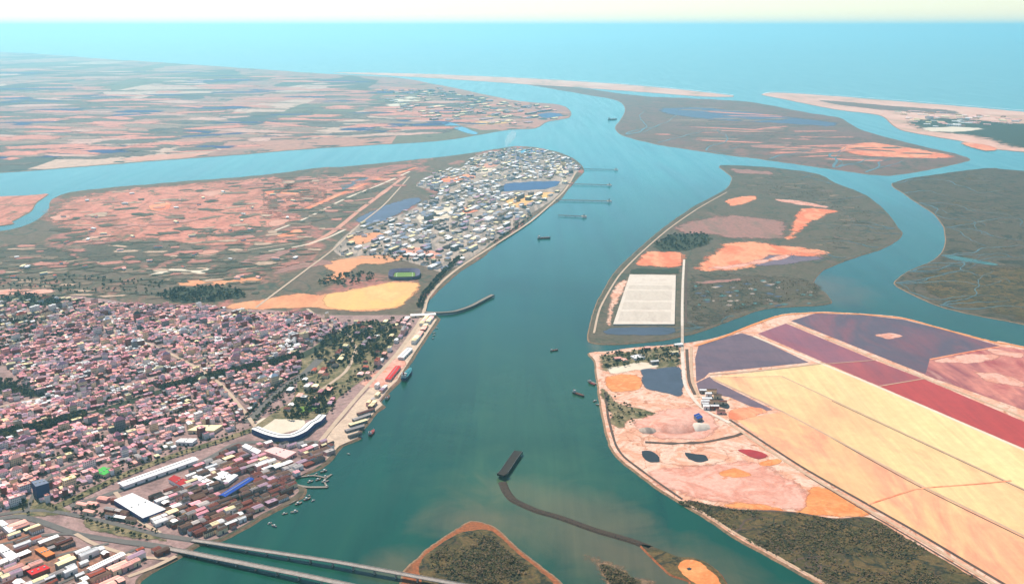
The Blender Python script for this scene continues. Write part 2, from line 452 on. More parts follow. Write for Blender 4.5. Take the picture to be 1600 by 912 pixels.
G["road"] = ground("asphalt", [S(96, 94, 92), S(118, 114, 110), S(106, 104, 100)], 40, fine=5, fstr=.12)
G["paleroad"] = ground("pale_road", [S(196, 172, 150), S(212, 190, 168)], 40, fine=6, fstr=.12)
G["dike"] = ground("dike_earth", [S(196, 164, 138), S(214, 184, 158)], 50, fine=8, fstr=.15)
G["ditch_or_shadow"] = ground("ditch_mud_or_shadow", [S(84, 70, 64), S(104, 86, 76)], 50, fine=8, fstr=.25)
G["rock"] = ground("rock_armour", [S(52, 44, 38), S(78, 64, 54), S(38, 34, 32)], 9, fine=2, fstr=.5)
G["grass"] = ground("green_turf", [S(104, 138, 60), S(120, 150, 70)], 40, fine=8, fstr=.15)
G["darkyard"] = ground("oily_yard", [S(96, 76, 74), S(128, 98, 92), S(84, 70, 70), S(150, 116, 106)], 26, fine=5, fstr=.4)
G["rustyard"] = ground("rusty_yard", [S(150, 104, 88), S(176, 126, 104), S(128, 100, 90), S(196, 160, 140)], 30, fine=5, fstr=.4)
G["bed"] = ground("settling_silt", [S(206, 194, 180), S(216, 204, 190), S(198, 184, 170)], 50, (1, .3), fine=8, fstr=.15)
G["dune"] = ground("dune_sand", [S(238, 200, 180), S(230, 180, 160), S(170, 150, 125)], 400, (1, .4), fine=60, fstr=.15)
for k_, c_ in {"farpink": (226, 150, 130), "farpale": (220, 176, 160), "fargreen": (112, 100, 90), "farhaze_blue": (36, 62, 122), "fartan": (160, 134, 118), "midpink": (206, 146, 130), "midpink2": (188, 130, 116), "midgreen": (96, 90, 72), "midpale": (206, 176, 152), "midtan": (140, 120, 100), "middark": (76, 78, 60)}.items():  # the far blue is haze over distant woods, put into the soil colour
    G[k_] = ground(k_, [S(*c_), S(*[q * .9 for q in c_]), S(*[min(q * 1.08, 255) for q in c_])], 160, fine=25, fstr=.3, dist=1)
def panmat(name, cols, size=120, st=(1, .45), rot=0.0, fine=24, fstr=.10, rough=.55, lines=None):
    m = ground(name, cols, size, st, rot, fine, fstr, 1.1, .32, .68, rough)
    q = NT.__new__(NT); q.m = m; q.t = m.node_tree; q.n = q.t.nodes; q.l = q.t.links; q.b = q.n["Principled BSDF"]; q.tc = None
    src = q.b.inputs["Base Color"].links[0].from_socket
    a = q.noise(q.coord((1 / 14, 1 / 260, 1), -PR + .08), 4, .6, .3).outputs["Fac"]; b_ = q.noise(q.coord((1 / 700, 1 / 500, 1), 0, (4, 2, 0)), 3, .5, .6).outputs["Fac"]
    c_ = q.mix(src, q.ramp(a, [(.3, (.90, .88, .90, 1)), (.7, (1.09, 1.10, 1.08, 1))]), 1.0, "MULTIPLY")
    c_ = q.mix(c_, q.ramp(b_, [(.3, (.86, .82, .84, 1)), (.7, (1.1, 1.12, 1.1, 1))]), 1.0, "MULTIPLY")
    q.l.new(c_, q.b.inputs["Base Color"])
    return m
PR = (P(1600, 701) - P(1178, 525)); PR = math.atan2(PR.y, PR.x)
G["cream"] = panmat("salt_crust_cream", [S(244, 196, 146), S(248, 212, 156), S(246, 200, 150), S(240, 182, 140)], 190, (1, .5), -PR)
G["yellow"] = panmat("salt_crust_yellow", [S(246, 216, 158), S(249, 224, 166), S(244, 206, 150)], 200, (1, .4), -PR)
G["peach"] = panmat("salt_crust_peach", [S(243, 184, 140), S(246, 198, 146), S(238, 170, 134), S(248, 210, 154)], 170, (1, .4), -PR)
G["mauve"] = panmat("brine_mauve", [S(146, 88, 100), S(160, 90, 98), S(138, 92, 106)], 220, (1, .3), -PR, rough=.35)
G["rose"] = panmat("brine_rose", [S(164, 80, 80), S(178, 84, 82), S(154, 80, 84)], 220, (1, .3), -PR, rough=.35)
G["red"] = panmat("brine_red", [S(180, 62, 52), S(190, 68, 56), S(172, 60, 54)], 220, (1, .3), -PR, rough=.35)
G["slate"] = panmat("brine_slate", [S(112, 90, 102), S(126, 102, 110), S(104, 88, 100)], 140, (.4, 1), 0, fine=14, fstr=.15, rough=.4)
G["plum"] = panmat("brine_plum", [S(108, 80, 88), S(134, 82, 88), S(96, 80, 90), S(156, 92, 90)], 260, (1, .35), -.1, fstr=.12, rough=.35)
G["pinkpan"] = panmat("brine_pink", [S(200, 96, 88), S(174, 84, 84), S(214, 140, 124), S(156, 88, 92), S(232, 190, 168)], 260, (1, .3), -.15, fstr=.15, rough=.5)
W_ = {"slate": pond("pond_slate", S(70, 80, 96)), "blue": pond("pond_blue", S(44, 82, 130)), "black": pond("lagoon_black", S(36, 44, 50)), "red": pond("lagoon_red", S(176, 44, 36), .3),
      "navy": pond("pond_navy", S(76, 88, 116)), "cyan": pond("pond_cyan", S(90, 170, 200)), "teal": pond("creek_teal", S(70, 120, 118))}

# ------------------------------------------------------------------ the land, piece by piece
LZ = 3.0
PENINSULA = [(215, 908), (280, 868), (311, 849), (345, 842), (386, 821), (407, 808), (441, 790), (472, 774), (475, 762), (453, 752), (468, 742), (497, 731), (515, 718), (534, 695), (562, 684), (559, 678), (575, 659), (587, 643),
             (600, 634), (594, 626), (612, 605), (622, 597), (635, 575), (650, 550), (667, 525), (686, 497), (680, 492), (664, 489), (660, 480), (670, 467), (692, 445), (722, 420), (750, 403), (780, 378), (811, 356), (833, 337), (870, 315),
             (886, 297), (899, 281), (912, 268), (909, 258), (895, 247), (870, 237), (833, 230), (802, 229), (761, 235), (699, 244), (605, 254), (542, 260), (500, 262), (406, 274), (281, 284), (172, 293), (106, 301), (81, 312), (75, 330),
             (47, 349), (0, 361), (-200, 380), (-500, 420), (-620, 640), (-560, 980), (200, 985)]
sheet("land", PENINSULA, LZ, G["plain"], .7, 5, skirt=6, bank=G["mud"], seed=1)
sheet("land", [(-300, 312), (0, 307), (56, 304), (75, 303), (55, 317), (47, 330), (19, 345), (0, 352), (-300, 372)], LZ, G["pinksoil"], .6, 5, skirt=6, bank=G["mud"], seed=2)
FARLAND = [(-700, 300), (-300, 283), (0, 269), (125, 260), (250, 250), (375, 241), (500, 231), (680, 220), (748, 210), (770, 206), (800, 202), (836, 200), (855, 190), (888, 184), (891, 174), (875, 164), (810, 158), (758, 148), (712, 138), (680, 132),
           (640, 124), (600, 120), (500, 115), (400, 108), (300, 101), (175, 93), (0, 81), (-500, 62)]
sheet("land", FARLAND, LZ, G["farland"], .5, 5, skirt=12, bank=G["mud"], seed=3)
sheet("beach", [(520, 113.5), (640, 115), (745, 119), (842, 123.5), (972, 132), (1070, 141), (1145, 149.5), (1145, 151), (1102, 151), (1005, 144), (907, 137), (810, 131), (745, 126.5), (640, 120)], 2.0, G["dune"], .3, 6, skirt=20, bank=G["sandbank"], seed=4)
ISLE_E = [(825, 132), (900, 145), (965, 157), (978, 170), (975, 180), (962, 200), (975, 212), (1025, 225), (1100, 237), (1200, 250), (1300, 264), (1350, 271), (1390, 274), (1450, 265), (1515, 250), (1490, 240), (1425, 225), (1350, 205), (1325, 192), (1310, 184), (1250, 174),
          (1175, 160), (1100, 155), (1000, 150), (900, 137)]
sheet("marshland", ISLE_E, 1.8, G["marshfar"], .6, 5, skirt=10, bank=G["mud"], seed=5)
SPIT = [(1190, 148), (1215, 145), (1300, 150), (1450, 162), (1600, 175), (2000, 215), (2000, 270), (1700, 244), (1600, 237), (1550, 232), (1500, 220), (1415, 205), (1395, 195), (1375, 180), (1300, 170), (1225, 155)]
sheet("land", SPIT, 2.4, G["dune"], .4, 5, skirt=10, bank=G["sandbank"], seed=6)
MARSH_G = [(1394, 286), (1450, 274), (1544, 263), (1600, 267), (1950, 290), (2050, 600), (1700, 530), (1600, 506), (1512, 489), (1466, 477), (1419, 456), (1398, 442), (1419, 424), (1450, 411), (1469, 399), (1478, 380), (1475, 355), (1462, 336), (1434, 317), (1412, 302)]
sheet("marshland", MARSH_G, 1.8, G["marsh"], .7, 5, skirt=6, bank=G["mud"], seed=7)
ISLE_H = [(1125, 258), (1197, 261), (1275, 271), (1306, 286), (1353, 305), (1384, 330), (1402, 355), (1409, 363), (1403, 374), (1375, 389), (1325, 405), (1286, 421), (1270, 440), (1290, 458), (1298, 470), (1290, 475), (1197, 481), (1150, 496), (1102, 514), (1071, 523), (1031, 531), (960, 537),
          (921, 533), (923, 505), (934, 471), (962, 424), (994, 392), (1041, 352), (1087, 321), (1134, 296), (1144, 278), (1131, 266)]
sheet("land", ISLE_H, 2.4, G["isle"], .6, 4, skirt=5, bank=G["mud"], seed=8)
ISLE_I = [(920, 551), (954, 548), (988, 543), (1060, 537), (1117, 528), (1174, 508), (1222, 491), (1287, 487), (1350, 490), (1412, 496), (1475, 513), (1553, 533), (1600, 541), (2100, 660), (2300, 1000), (1700, 1050), (1360, 960), (1278, 909), (1209, 870), (1153, 840), (1112, 812), (1065, 784), (1029, 762),
          (993, 735), (968, 715), (954, 694), (943, 651), (937, 617), (934, 594), (930, 563)]
sheet("land", ISLE_I, LZ, G["portsoil"], .6, 5, skirt=6, bank=G["mud"], seed=9)
sheet("sandbank", [(640, 884), (650, 876), (672, 855), (711, 829), (738, 814), (771, 823), (807, 856), (843, 884), (880, 916), (900, 960), (640, 960), (630, 900)], .7, G["sandbank"], .9, 4, skirt=10, bank=G["mud"], low=-.9, seed=10)
sheet("marshland", [(656, 884), (668, 866), (696, 845), (720, 832), (738, 829), (752, 827), (772, 832), (802, 859), (838, 888), (866, 916), (874, 960), (672, 960), (660, 900)], 1.5, G["marshdark"], 1.0, 4, skirt=3, bank=G["marshdark"], low=.6, seed=11)
soft("mudflat", [(914, 868), (935, 871), (959, 878), (990, 893), (1020, 906), (1040, 935), (960, 945), (938, 905)], .3, G["mud"], 3.0, 2, seed=12)
soft("marshland", [(935, 880), (959, 884), (985, 898), (1005, 912), (1010, 935), (970, 935), (950, 905)], .6, G["marshdark"], 2.0, 2, seed=13)
ISLE_L = [(1000, 850), (1015, 852), (1040, 861), (1060, 869), (1082, 870), (1100, 876), (1112, 884), (1128, 899), (1138, 930), (1090, 940), (1078, 908), (1050, 897), (1029, 879), (1012, 862)]
sheet("land", ISLE_L, 2.2, G["marshdark"], .6, 4, skirt=4, bank=G["sandbank"], seed=14)
soft("sand", [(1058, 884), (1066, 874), (1082, 873), (1096, 878), (1108, 888), (1124, 901), (1130, 925), (1098, 925), (1084, 908), (1068, 898)], 2.45, G["orangesand"], .7, 1.5, seed=15)
sheet("water", [(1073, 887), (1077, 885.5), (1081, 887.5), (1079, 890), (1075, 890)], 2.6, W_["black"], .2, 3, seed=16)

# ---- patches on the big peninsula
L1, L2, L3, L4 = LZ + .25, LZ + .5, LZ + .75, LZ + 1.0
CITY = [(-500, 470), (0, 474), (120, 462), (250, 480), (400, 483), (520, 492), (640, 492), (678, 496), (664, 520), (645, 552), (620, 592), (604, 612), (590, 632), (560, 668), (530, 693), (512, 716), (494, 730), (464, 745), (448, 752), (468, 766), (438, 788), (404, 805), (384, 818), (342, 840), (308, 846), (276, 866), (212, 905), (190, 975), (-520, 975)]
sheet("city_ground", CITY, L1, G["city"], .4, 6, seed=20)
soft("field", [(90, 312), (170, 297), (280, 287), (400, 277), (440, 275), (470, 290), (430, 320), (480, 340), (400, 360), (300, 372), (180, 378), (120, 372), (80, 350), (70, 345)], L1, G["pinksoil"], 1.0, 3.0, seed=21)
soft("field", [(440, 290), (520, 276), (600, 268), (640, 275), (560, 300), (480, 325), (430, 330)], L1, G["pinksoil"], 1.0, 2.0, seed=22)
for i, (a, m) in enumerate((
    ([(410, 300), (460, 296), (478, 300), (440, 308)], "orangeflat"), ([(310, 301), (352, 296), (362, 300), (330, 306)], "field"), ([(230, 322), (265, 315), (268, 325), (240, 330)], "orangeflat"),
    ([(75, 340), (100, 334), (112, 338), (90, 344)], "field"), ([(130, 368), (175, 364), (168, 374), (128, 375)], "field"), ([(420, 345), (455, 342), (440, 352), (418, 352)], "field"),
    ([(430, 366), (470, 358), (476, 364), (440, 371)], "orangeflat"), ([(305, 393), (340, 390), (346, 395), (310, 398)], "field"), ([(225, 425), (265, 420), (330, 418), (322, 427), (280, 430), (235, 430)], "palefield"),
    ([(275, 440), (330, 435), (400, 430), (410, 438), (330, 446), (280, 446)], "sandflat2"), ([(500, 412), (560, 400), (620, 398), (640, 402), (600, 412), (560, 415), (540, 436), (500, 440), (520, 425)], "sandflat2"),
    ([(0, 452), (70, 450), (90, 456), (40, 460), (-100, 462)], "pinkflat"), ([(10, 400), (55, 394), (60, 398), (15, 406)], "field"), ([(420, 430), (470, 420), (520, 412), (500, 405), (440, 418)], "brownflat"),
    ([(370, 410), (420, 395), (470, 385), (440, 400), (400, 412)], "brownflat"), ([(240, 374), (300, 366), (420, 375), (480, 368), (460, 378), (330, 384)], "pinksoil"),
    ([(120, 384), (200, 380), (300, 392), (290, 400), (170, 410), (115, 400)], "marsh"), ([(0, 385), (60, 380), (120, 400), (60, 420), (0, 420), (-100, 410)], "marsh"))):
    soft("field", a, L2 + .02 * i, G[m], 1, 1.2, seed=30 + i)
for i, (a, w, m) in enumerate((
    ([(480, 384), (520, 362), (560, 330), (600, 300), (632, 276)], 26, "field"), ([(430, 360), (480, 340), (540, 310), (600, 286), (640, 268)], 16, "palefield"), ([(470, 330), (530, 304), (590, 280), (650, 262)], 34, "orangeflat"),
    ([(420, 392), (470, 384), (510, 372), (540, 358)], 14, "palefield"), ([(120, 418), (200, 408), (330, 398), (460, 380)], 10, "paleroad"), ([(0, 430), (100, 420), (200, 410)], 9, "paleroad"))):
    ribbon("path", a, w, LZ + 1.1 + .03 * i, G[m], 6, amp=.4)
soft("water", [(552, 344), (598, 322), (655, 306), (660, 313), (600, 345), (560, 348)], L2 + .3, W_["navy"], 0.6, 1.0, seed=60)
soft("water", [(530, 290), (565, 278), (578, 277), (550, 291), (535, 297)], L2 + .32, W_["slate"], 0.6, 1.0, seed=61)
INDUSTRY = [(520, 388), (560, 352), (610, 342), (660, 318), (690, 300), (650, 290), (680, 270), (720, 262), (740, 245), (800, 232), (840, 233), (872, 241), (893, 252), (906, 262), (896, 276), (880, 296), (862, 314), (828, 335), (804, 354), (774, 375), (744, 398), (715, 416), (690, 425), (660, 415), (600, 400), (540, 402)]
sheet("industrial_ground", INDUSTRY, L1 + .1, G["greygravel"], .6, 5, seed=62)
for i, (a, m) in enumerate((
    ([(650, 336), (700, 322), (720, 326), (700, 342), (660, 350)], "palefield"), ([(690, 278), (730, 272), (745, 278), (710, 284), (685, 284)], "orangeflat"), ([(720, 325), (750, 322), (748, 330), (722, 333)], "orangeflat"),
    ([(790, 312), (850, 300), (868, 302), (840, 316), (800, 325)], "sandflat"), ([(735, 260), (780, 252), (782, 258), (740, 266)], "field"), ([(620, 392), (650, 386), (690, 395), (690, 404), (640, 402)], "pinkflat"), ([(740, 266), (775, 262), (775, 268), (745, 272)], "palefield"),
    ([(860, 262), (884, 256), (894, 262), (880, 285), (868, 292), (876, 275)], "palefield"), ([(540, 372), (590, 362), (600, 370), (560, 382)], "sandflat2"))):
    soft("yard", a, L2 + .35 + .01 * i, G[m], .7, 1, seed=63 + i)
soft("water", [(784, 290), (800, 285), (850, 283), (878, 283), (872, 290), (850, 296), (806, 298), (786, 300)], L2 + .6, W_["blue"], 0.6, 1.0, seed=75)
soft("water", [(806, 236), (830, 233), (838, 238), (815, 241)], L2 + .6, W_["cyan"], 0.6, 1.0, seed=76)
soft("sand", [(360, 474), (405, 468), (465, 457), (500, 460), (585, 445), (610, 440), (655, 440), (660, 446), (628, 480), (585, 486), (535, 486), (485, 481), (430, 484), (395, 484), (350, 482)], L2 + .2, G["sandflat2"], 0.6, 1.0, seed=77)
soft("sand", [(505, 462), (540, 454), (585, 446), (612, 441), (655, 441), (658, 446), (626, 479), (585, 484), (535, 484), (508, 478)], L2 + .4, G["sandflat"], 0.6, 1.0, seed=78)
soft("wood_ground", [(240, 462), (270, 452), (330, 446), (375, 452), (385, 464), (330, 472), (280, 474)], L2 + .42, G["wood"], 1.0, 1.0, seed=79)
soft("wood_ground", [(0, 464), (40, 460), (95, 466), (110, 476), (60, 478), (0, 476), (-100, 474)], L2 + .43, G["wood"], 1.0, 1.0, seed=80)
soft("wood_ground", [(-80, 592), (0, 594), (40, 604), (90, 612), (60, 622), (0, 616), (-80, 612)], L2 + .3, G["wood"], 1.0, 1.0, seed=81)
sheet("park", [(470, 560), (520, 520), (570, 502), (610, 505), (626, 515), (600, 560), (570, 590), (530, 620), (505, 650), (440, 660), (420, 650), (460, 620)], L2 + .31, G["park"], .8, 4, seed=82)
sheet("park", [(466, 636), (490, 634), (496, 640), (470, 645)], L2 + .6, G["grass"], .3, 3, seed=83)
sheet("quay", [(512, 716), (530, 696), (560, 683), (557, 677), (574, 657), (586, 642), (598, 632), (592, 625), (610, 604), (620, 595), (633, 574), (648, 550), (665, 525), (683, 498), (660, 500), (640, 530), (612, 562), (590, 590), (580, 604), (560, 625), (540, 650), (520, 670), (500, 700)], L2 + .33, G["quay"], 0, 6, True, seed=84)
soft("yard", [(250, 776), (300, 752), (350, 742), (420, 738), (470, 742), (450, 756), (462, 768), (430, 788), (384, 812), (330, 832), (280, 826)], L2 + .40, G["darkyard"], 1.5, 2, seed=86)
soft("yard", [(-40, 836), (40, 832), (110, 846), (180, 858), (240, 866), (200, 892), (130, 905), (0, 905), (-40, 900)], L2 + .41, G["rustyard"], 1.6, 2, seed=87)
soft("verge", [(10, 786), (46, 778), (92, 786), (110, 800), (70, 806), (24, 806)], L2 + .42, G["park"], 1.2, 1.5, seed=88)
soft("verge", [(130, 806), (190, 818), (250, 836), (262, 846), (200, 840), (140, 828)], L2 + .43, G["park"], 1.2, 1.5, seed=89)
soft("plaza", [(396, 664), (412, 652), (440, 654), (478, 656), (470, 670), (436, 678), (410, 674)], L2 + .45, G["palefield"], .6, 1, seed=85)
soft("plaza", [(560, 600), (586, 580), (618, 560), (636, 566), (622, 590), (605, 600), (580, 605)], L2 + .5, G["pinkflat"], 1.0, 1.0, seed=86)

# ---- patches on the far land
for i, (a, m) in enumerate((([(160, 240), (190, 238), (192, 242), (165, 244)], "palefield"), ([(190, 248), (240, 242), (330, 238), (300, 246), (210, 252)], "field"), ([(640, 172), (680, 166), (710, 170), (700, 180), (650, 182)], "field"),
    ([(730, 190), (770, 180), (800, 184), (800, 192), (750, 196)], "sandflat"), ([(600, 160), (640, 150), (660, 155), (640, 164), (605, 168)], "palefield"))):
    soft("field", a, LZ + .8 + .02 * i, G[m], 1, 1, seed=100 + i)
soft("water", [(690, 188), (720, 196), (748, 208), (744, 211), (715, 204), (688, 193)], LZ + 1.4, W_["cyan"], 0.6, 1.0, seed=130)
soft("water", [(838, 178), (870, 176), (882, 181), (850, 185)], LZ + 1.4, W_["blue"], 0.6, 1.0, seed=131)
# ---- far marsh, spit
soft("water", [(1030, 170), (1090, 168), (1180, 176), (1260, 186), (1310, 192), (1300, 198), (1200, 192), (1110, 187), (1040, 178)], 2.2, W_["navy"], 0.6, 1.0, seed=132)
soft("field", [(1310, 230), (1360, 222), (1430, 232), (1490, 242), (1480, 248), (1400, 246), (1330, 242)], 2.3, G["orangeflat"], 1.0, 1.0, seed=133)
soft("field", [(1170, 226), (1240, 222), (1230, 230), (1180, 232)], 2.3, G["brownflat"], 1.0, 1.0, seed=134)
soft("wood_ground", [(1410, 190), (1470, 184), (1560, 190), (1640, 196), (1900, 225), (1900, 262), (1640, 235), (1570, 230), (1530, 215), (1440, 204)], 2.8, G["wood"], 1.0, 1.0, seed=135)
soft("wood_ground", [(1280, 156), (1400, 166), (1500, 174), (1500, 179), (1400, 174), (1300, 163)], 2.8, G["marshfar"], 1.0, 1.0, seed=136)
soft("field", [(1440, 200), (1500, 198), (1540, 202), (1500, 206), (1450, 205)], 3.1, G["palefield"], 1.0, 1.0, seed=137)
soft("beach", [(1500, 222), (1540, 226), (1560, 234), (1540, 236), (1510, 228)], 3.1, G["orangeflat"], 1.0, 1.0, seed=138)
# ---- marsh on the right
soft("water", [(1472, 397), (1500, 401), (1528, 406), (1560, 412), (1560, 415), (1525, 411), (1480, 403)], 2.0, W_["teal"], 0.6, 1.0, seed=140)
soft("marshland", [(1425, 440), (1450, 424), (1500, 418), (1700, 425), (1950, 560), (1700, 520), (1600, 500), (1520, 482), (1470, 470)], 2.1, G["marshdark"], 1.0, 1.0, seed=141)
# ---- the island across the channel (salt works road)
hz = 2.4
for i, (a, m, z) in enumerate((
    ([(1132, 314), (1160, 306), (1185, 308), (1170, 318), (1140, 322)], "orangeflat", .3), ([(1205, 311.5), (1230, 311), (1262, 316), (1300, 323), (1290, 325), (1240, 319)], "pinkflat", .3), ([(1248, 326), (1312, 328), (1290, 338), (1262, 352), (1238, 374), (1226, 374), (1236, 352)], "orangeflat", .4),
    ([(1052, 352), (1090, 342), (1150, 336), (1228, 345), (1226, 372), (1170, 374), (1110, 368), (1060, 366)], "brownflat", .3), ([(1080, 420), (1090, 410), (1134, 380), (1180, 377), (1230, 384), (1298, 392), (1290, 400), (1215, 406), (1168, 420), (1110, 424)], "orangeflat", .42),
    ([(1100, 418), (1150, 412), (1240, 395), (1230, 404), (1168, 416), (1120, 421)], "pinkflat", .5), ([(992, 412), (1010, 393), (1068, 395), (1066, 416), (1030, 418)], "orangeflat", .4), ([(1020, 382), (1050, 366), (1100, 364), (1115, 376), (1078, 392), (1030, 392)], "wood", .45),
    ([(986, 420), (1062, 420), (1062, 427), (985, 428)], "wood", .42), ([(956, 452), (982, 432), (978, 450), (955, 496), (958, 512), (946, 500)], "portsoil", .4), ([(1075, 432), (1150, 428), (1270, 436), (1285, 462), (1190, 478), (1110, 508), (1074, 516)], "marsh", .3),
    ([(1080, 440), (1160, 434), (1162, 438), (1085, 444)], "brownflat", .5), ([(1140, 262), (1200, 268), (1210, 274), (1150, 270)], "brownflat", .3), ([(1200, 398), (1290, 402), (1240, 412), (1180, 416)], "slate", .35))):
    soft("field", a, hz + z + .01 * i, G[m], 1.3, 1.8, seed=150 + i)
spot = random.Random(5)
for i in range(46):
    x = spot.uniform(1085, 1270); y = spot.uniform(438, 478)
    if y > 500 - (x - 1085) * .12: continue
    w = spot.uniform(3, 9)
    soft("water", [(x - w, y), (x, y - 1.4), (x + w, y), (x, y + 1.6)], hz + .75 + .004 * i, spot.choice((W_["slate"], W_["teal"], G["greygravel"])), 1, .8, seed=170 + i)
# white settling terrace with banks
terr = [P(x, y, hz) for x, y in ((958, 508), (984, 430), (1056, 431), (1054, 508))]
mb = MB(); mb.quad_prism([(p.x, p.y) for p in terr], hz, hz + 4.0, 0)
o = mb.build("terrace_ground", G["white"]); o["kind"] = "structure"
for k, (t0, t1, m) in enumerate(((.05, .20, "white"), (.25, .33, "bed"), (.37, .56, "bed"), (.60, .74, "bed"), (.78, .95, "bed"))):
    def lerp(a, b, t): return (a[0] + (b[0] - a[0]) * t, a[1] + (b[1] - a[1]) * t)
    q = [lerp(lerp(terr[1], terr[2], .06), lerp(terr[0], terr[3], .06), t0), lerp(lerp(terr[1], terr[2], .93), lerp(terr[0], terr[3], .93), t0), lerp(lerp(terr[1], terr[2], .93), lerp(terr[0], terr[3], .93), t1), lerp(lerp(terr[1], terr[2], .06), lerp(terr[0], terr[3], .06), t1)]
    b = MB(); b.v = [(p[0], p[1], hz + 4.2) for p in q]; b.f = [(0, 1, 2, 3)]; b.mi = [0]
    b.build("settling_bed", G[m])["kind"] = "structure"
soft("water", [(950, 512), (1056, 511), (1058, 518), (1030, 524), (948, 522)], hz + .5, W_["slate"], 0.6, 1.0, seed=230)  # dark slate strip along the near foot of the terrace
ribbon("path", [(928, 520), (938, 480), (966, 432), (998, 398), (1044, 358), (1090, 326), (1136, 300)], 7, hz + .9, G["paleroad"], 6)
ribbon("road", [(1069, 405), (1067, 440), (1066, 480), (1066, 512)], 9, hz + .95, G["white"], 6)
ribbon("ditch_or_shadow", [(1073, 410), (1072, 450), (1072, 505)], 7, hz + .9, G["ditch_or_shadow"], 6)
# ---- salt pans
pz = LZ
def pan(a, m, k, nm="salt_pan"): sheet(nm, a, pz + .2 + .02 * k, G[m], 0, 6, True, seed=240 + k)
pan([(1092, 538), (1130, 527), (1159, 520), (1182, 527), (1264, 566), (1108, 582), (1100, 590), (1088, 596), (1086, 560)], "slate", 1)
pan([(1088, 598), (1100, 592), (1109, 588), (1115, 594), (1208, 640), (1190, 642), (1140, 620), (1092, 612)], "slate", 2)
pan([(1184, 521), (1228, 505), (1368, 563), (1290, 567)], "mauve", 3)
pan([(1290, 567), (1368, 563), (1444, 592), (1372, 602)], "rose", 4)
pan([(1372, 602), (1444, 592), (1600, 658), (1800, 740), (1800, 786), (1600, 700)], "red", 5)
pan([(1236, 501), (1275, 489), (1350, 492), (1412, 499), (1475, 515), (1562, 540), (1453, 560), (1446, 585)], "plum", 6)
pan([(1453, 560), (1562, 541), (1600, 546), (1900, 615), (1900, 770), (1600, 640), (1446, 586)], "pinkpan", 7)
pan([(1112, 589), (1290, 568), (1372, 604), (1600, 704), (1800, 790), (1800, 857), (1600, 763), (1222, 587)], "yellow", 8)
pan([(1110, 590), (1222, 587.6), (1600, 764), (1800, 857), (1800, 930), (1600, 835), (1448, 761), (1364, 716), (1222, 641), (1140, 602)], "cream", 9)
pan([(1150, 655), (1222, 643), (1363, 717), (1447, 762), (1600, 836), (1800, 932), (1800, 1040), (1563, 909), (1428, 828), (1357, 789), (1250, 728)], "peach", 10)
for i, (a, m) in enumerate((([(1455, 562), (1520, 552), (1570, 556), (1540, 566), (1480, 568)], "pinkflat"), ([(1520, 580), (1570, 584), (1600, 596), (1600, 604), (1550, 598)], "pinkflat"), ([(1365, 524), (1390, 520), (1412, 524), (1390, 530)], "pinkflat"), ([(1540, 543), (1600, 552), (1600, 560), (1550, 552)], "pinkflat"))):
    soft("salt_crust", a, pz + .45 + .02 * i, G[m], 1.6, 1.5, seed=260 + i)
for i, (a, w, m) in enumerate((
    ([(1178, 525), (1287, 569), (1372, 604), (1600, 702), (1800, 788)], 9, "palefield"), ([(1231, 503), (1340, 548), (1444, 590), (1600, 652), (1800, 738)], 8, "dike"), ([(1222, 587.3), (1400, 670.5), (1600, 763.5), (1800, 857)], 4, "dike"),
    ([(1112, 590), (1222, 642), (1364, 717), (1448, 762), (1600, 836), (1800, 931)], 5, "dike"), ([(1108, 585), (1200, 577), (1288, 567)], 7, "dike"), ([(1086, 540), (1130, 526), (1174, 508), (1222, 492), (1287, 488), (1350, 491), (1412, 497), (1475, 514), (1553, 534), (1600, 542), (1900, 612)], 10, "orangesand"),
    ([(1453, 561), (1510, 550), (1562, 541)], 7, "orangeflat"), ([(1372, 603), (1444, 591)], 4, "dike"), ([(1290, 568), (1368, 562)], 3, "dike"), ([(1357, 787), (1428, 764), (1448, 761), (1530, 755), (1580, 750)], 4, "orangeflat"))):
    ribbon("dike", a, w, pz + .85 + .015 * i, G[m], 12, depth=.4)
ribbon("ditch_or_shadow", [(1300, 684), (1364, 720), (1448, 765.5), (1600, 840), (1800, 936)], 3.5, pz + .5, G["ditch_or_shadow"], 14)
ribbon("ditch_or_shadow", [(1300, 626), (1400, 672.5), (1600, 765.5), (1800, 859)], 2.6, pz + .52, G["ditch_or_shadow"], 14)
ribbon("ditch_or_shadow", [(1140, 655), (1250, 727), (1357, 788), (1428, 828), (1504, 873), (1600, 930), (1700, 990)], 7, pz + .6, G["ditch_or_shadow"], 12)
ribbon("road", [(1132, 656), (1245, 731), (1352, 793), (1423, 833), (1498, 878), (1594, 936), (1690, 996)], 7, pz + .9, G["dike"], 12, depth=.4)
ribbon("ditch_or_shadow", [(1258, 741), (1349, 796), (1419, 837), (1494, 882), (1590, 940)], 4, pz + .55, G["ditch_or_shadow"], 12)
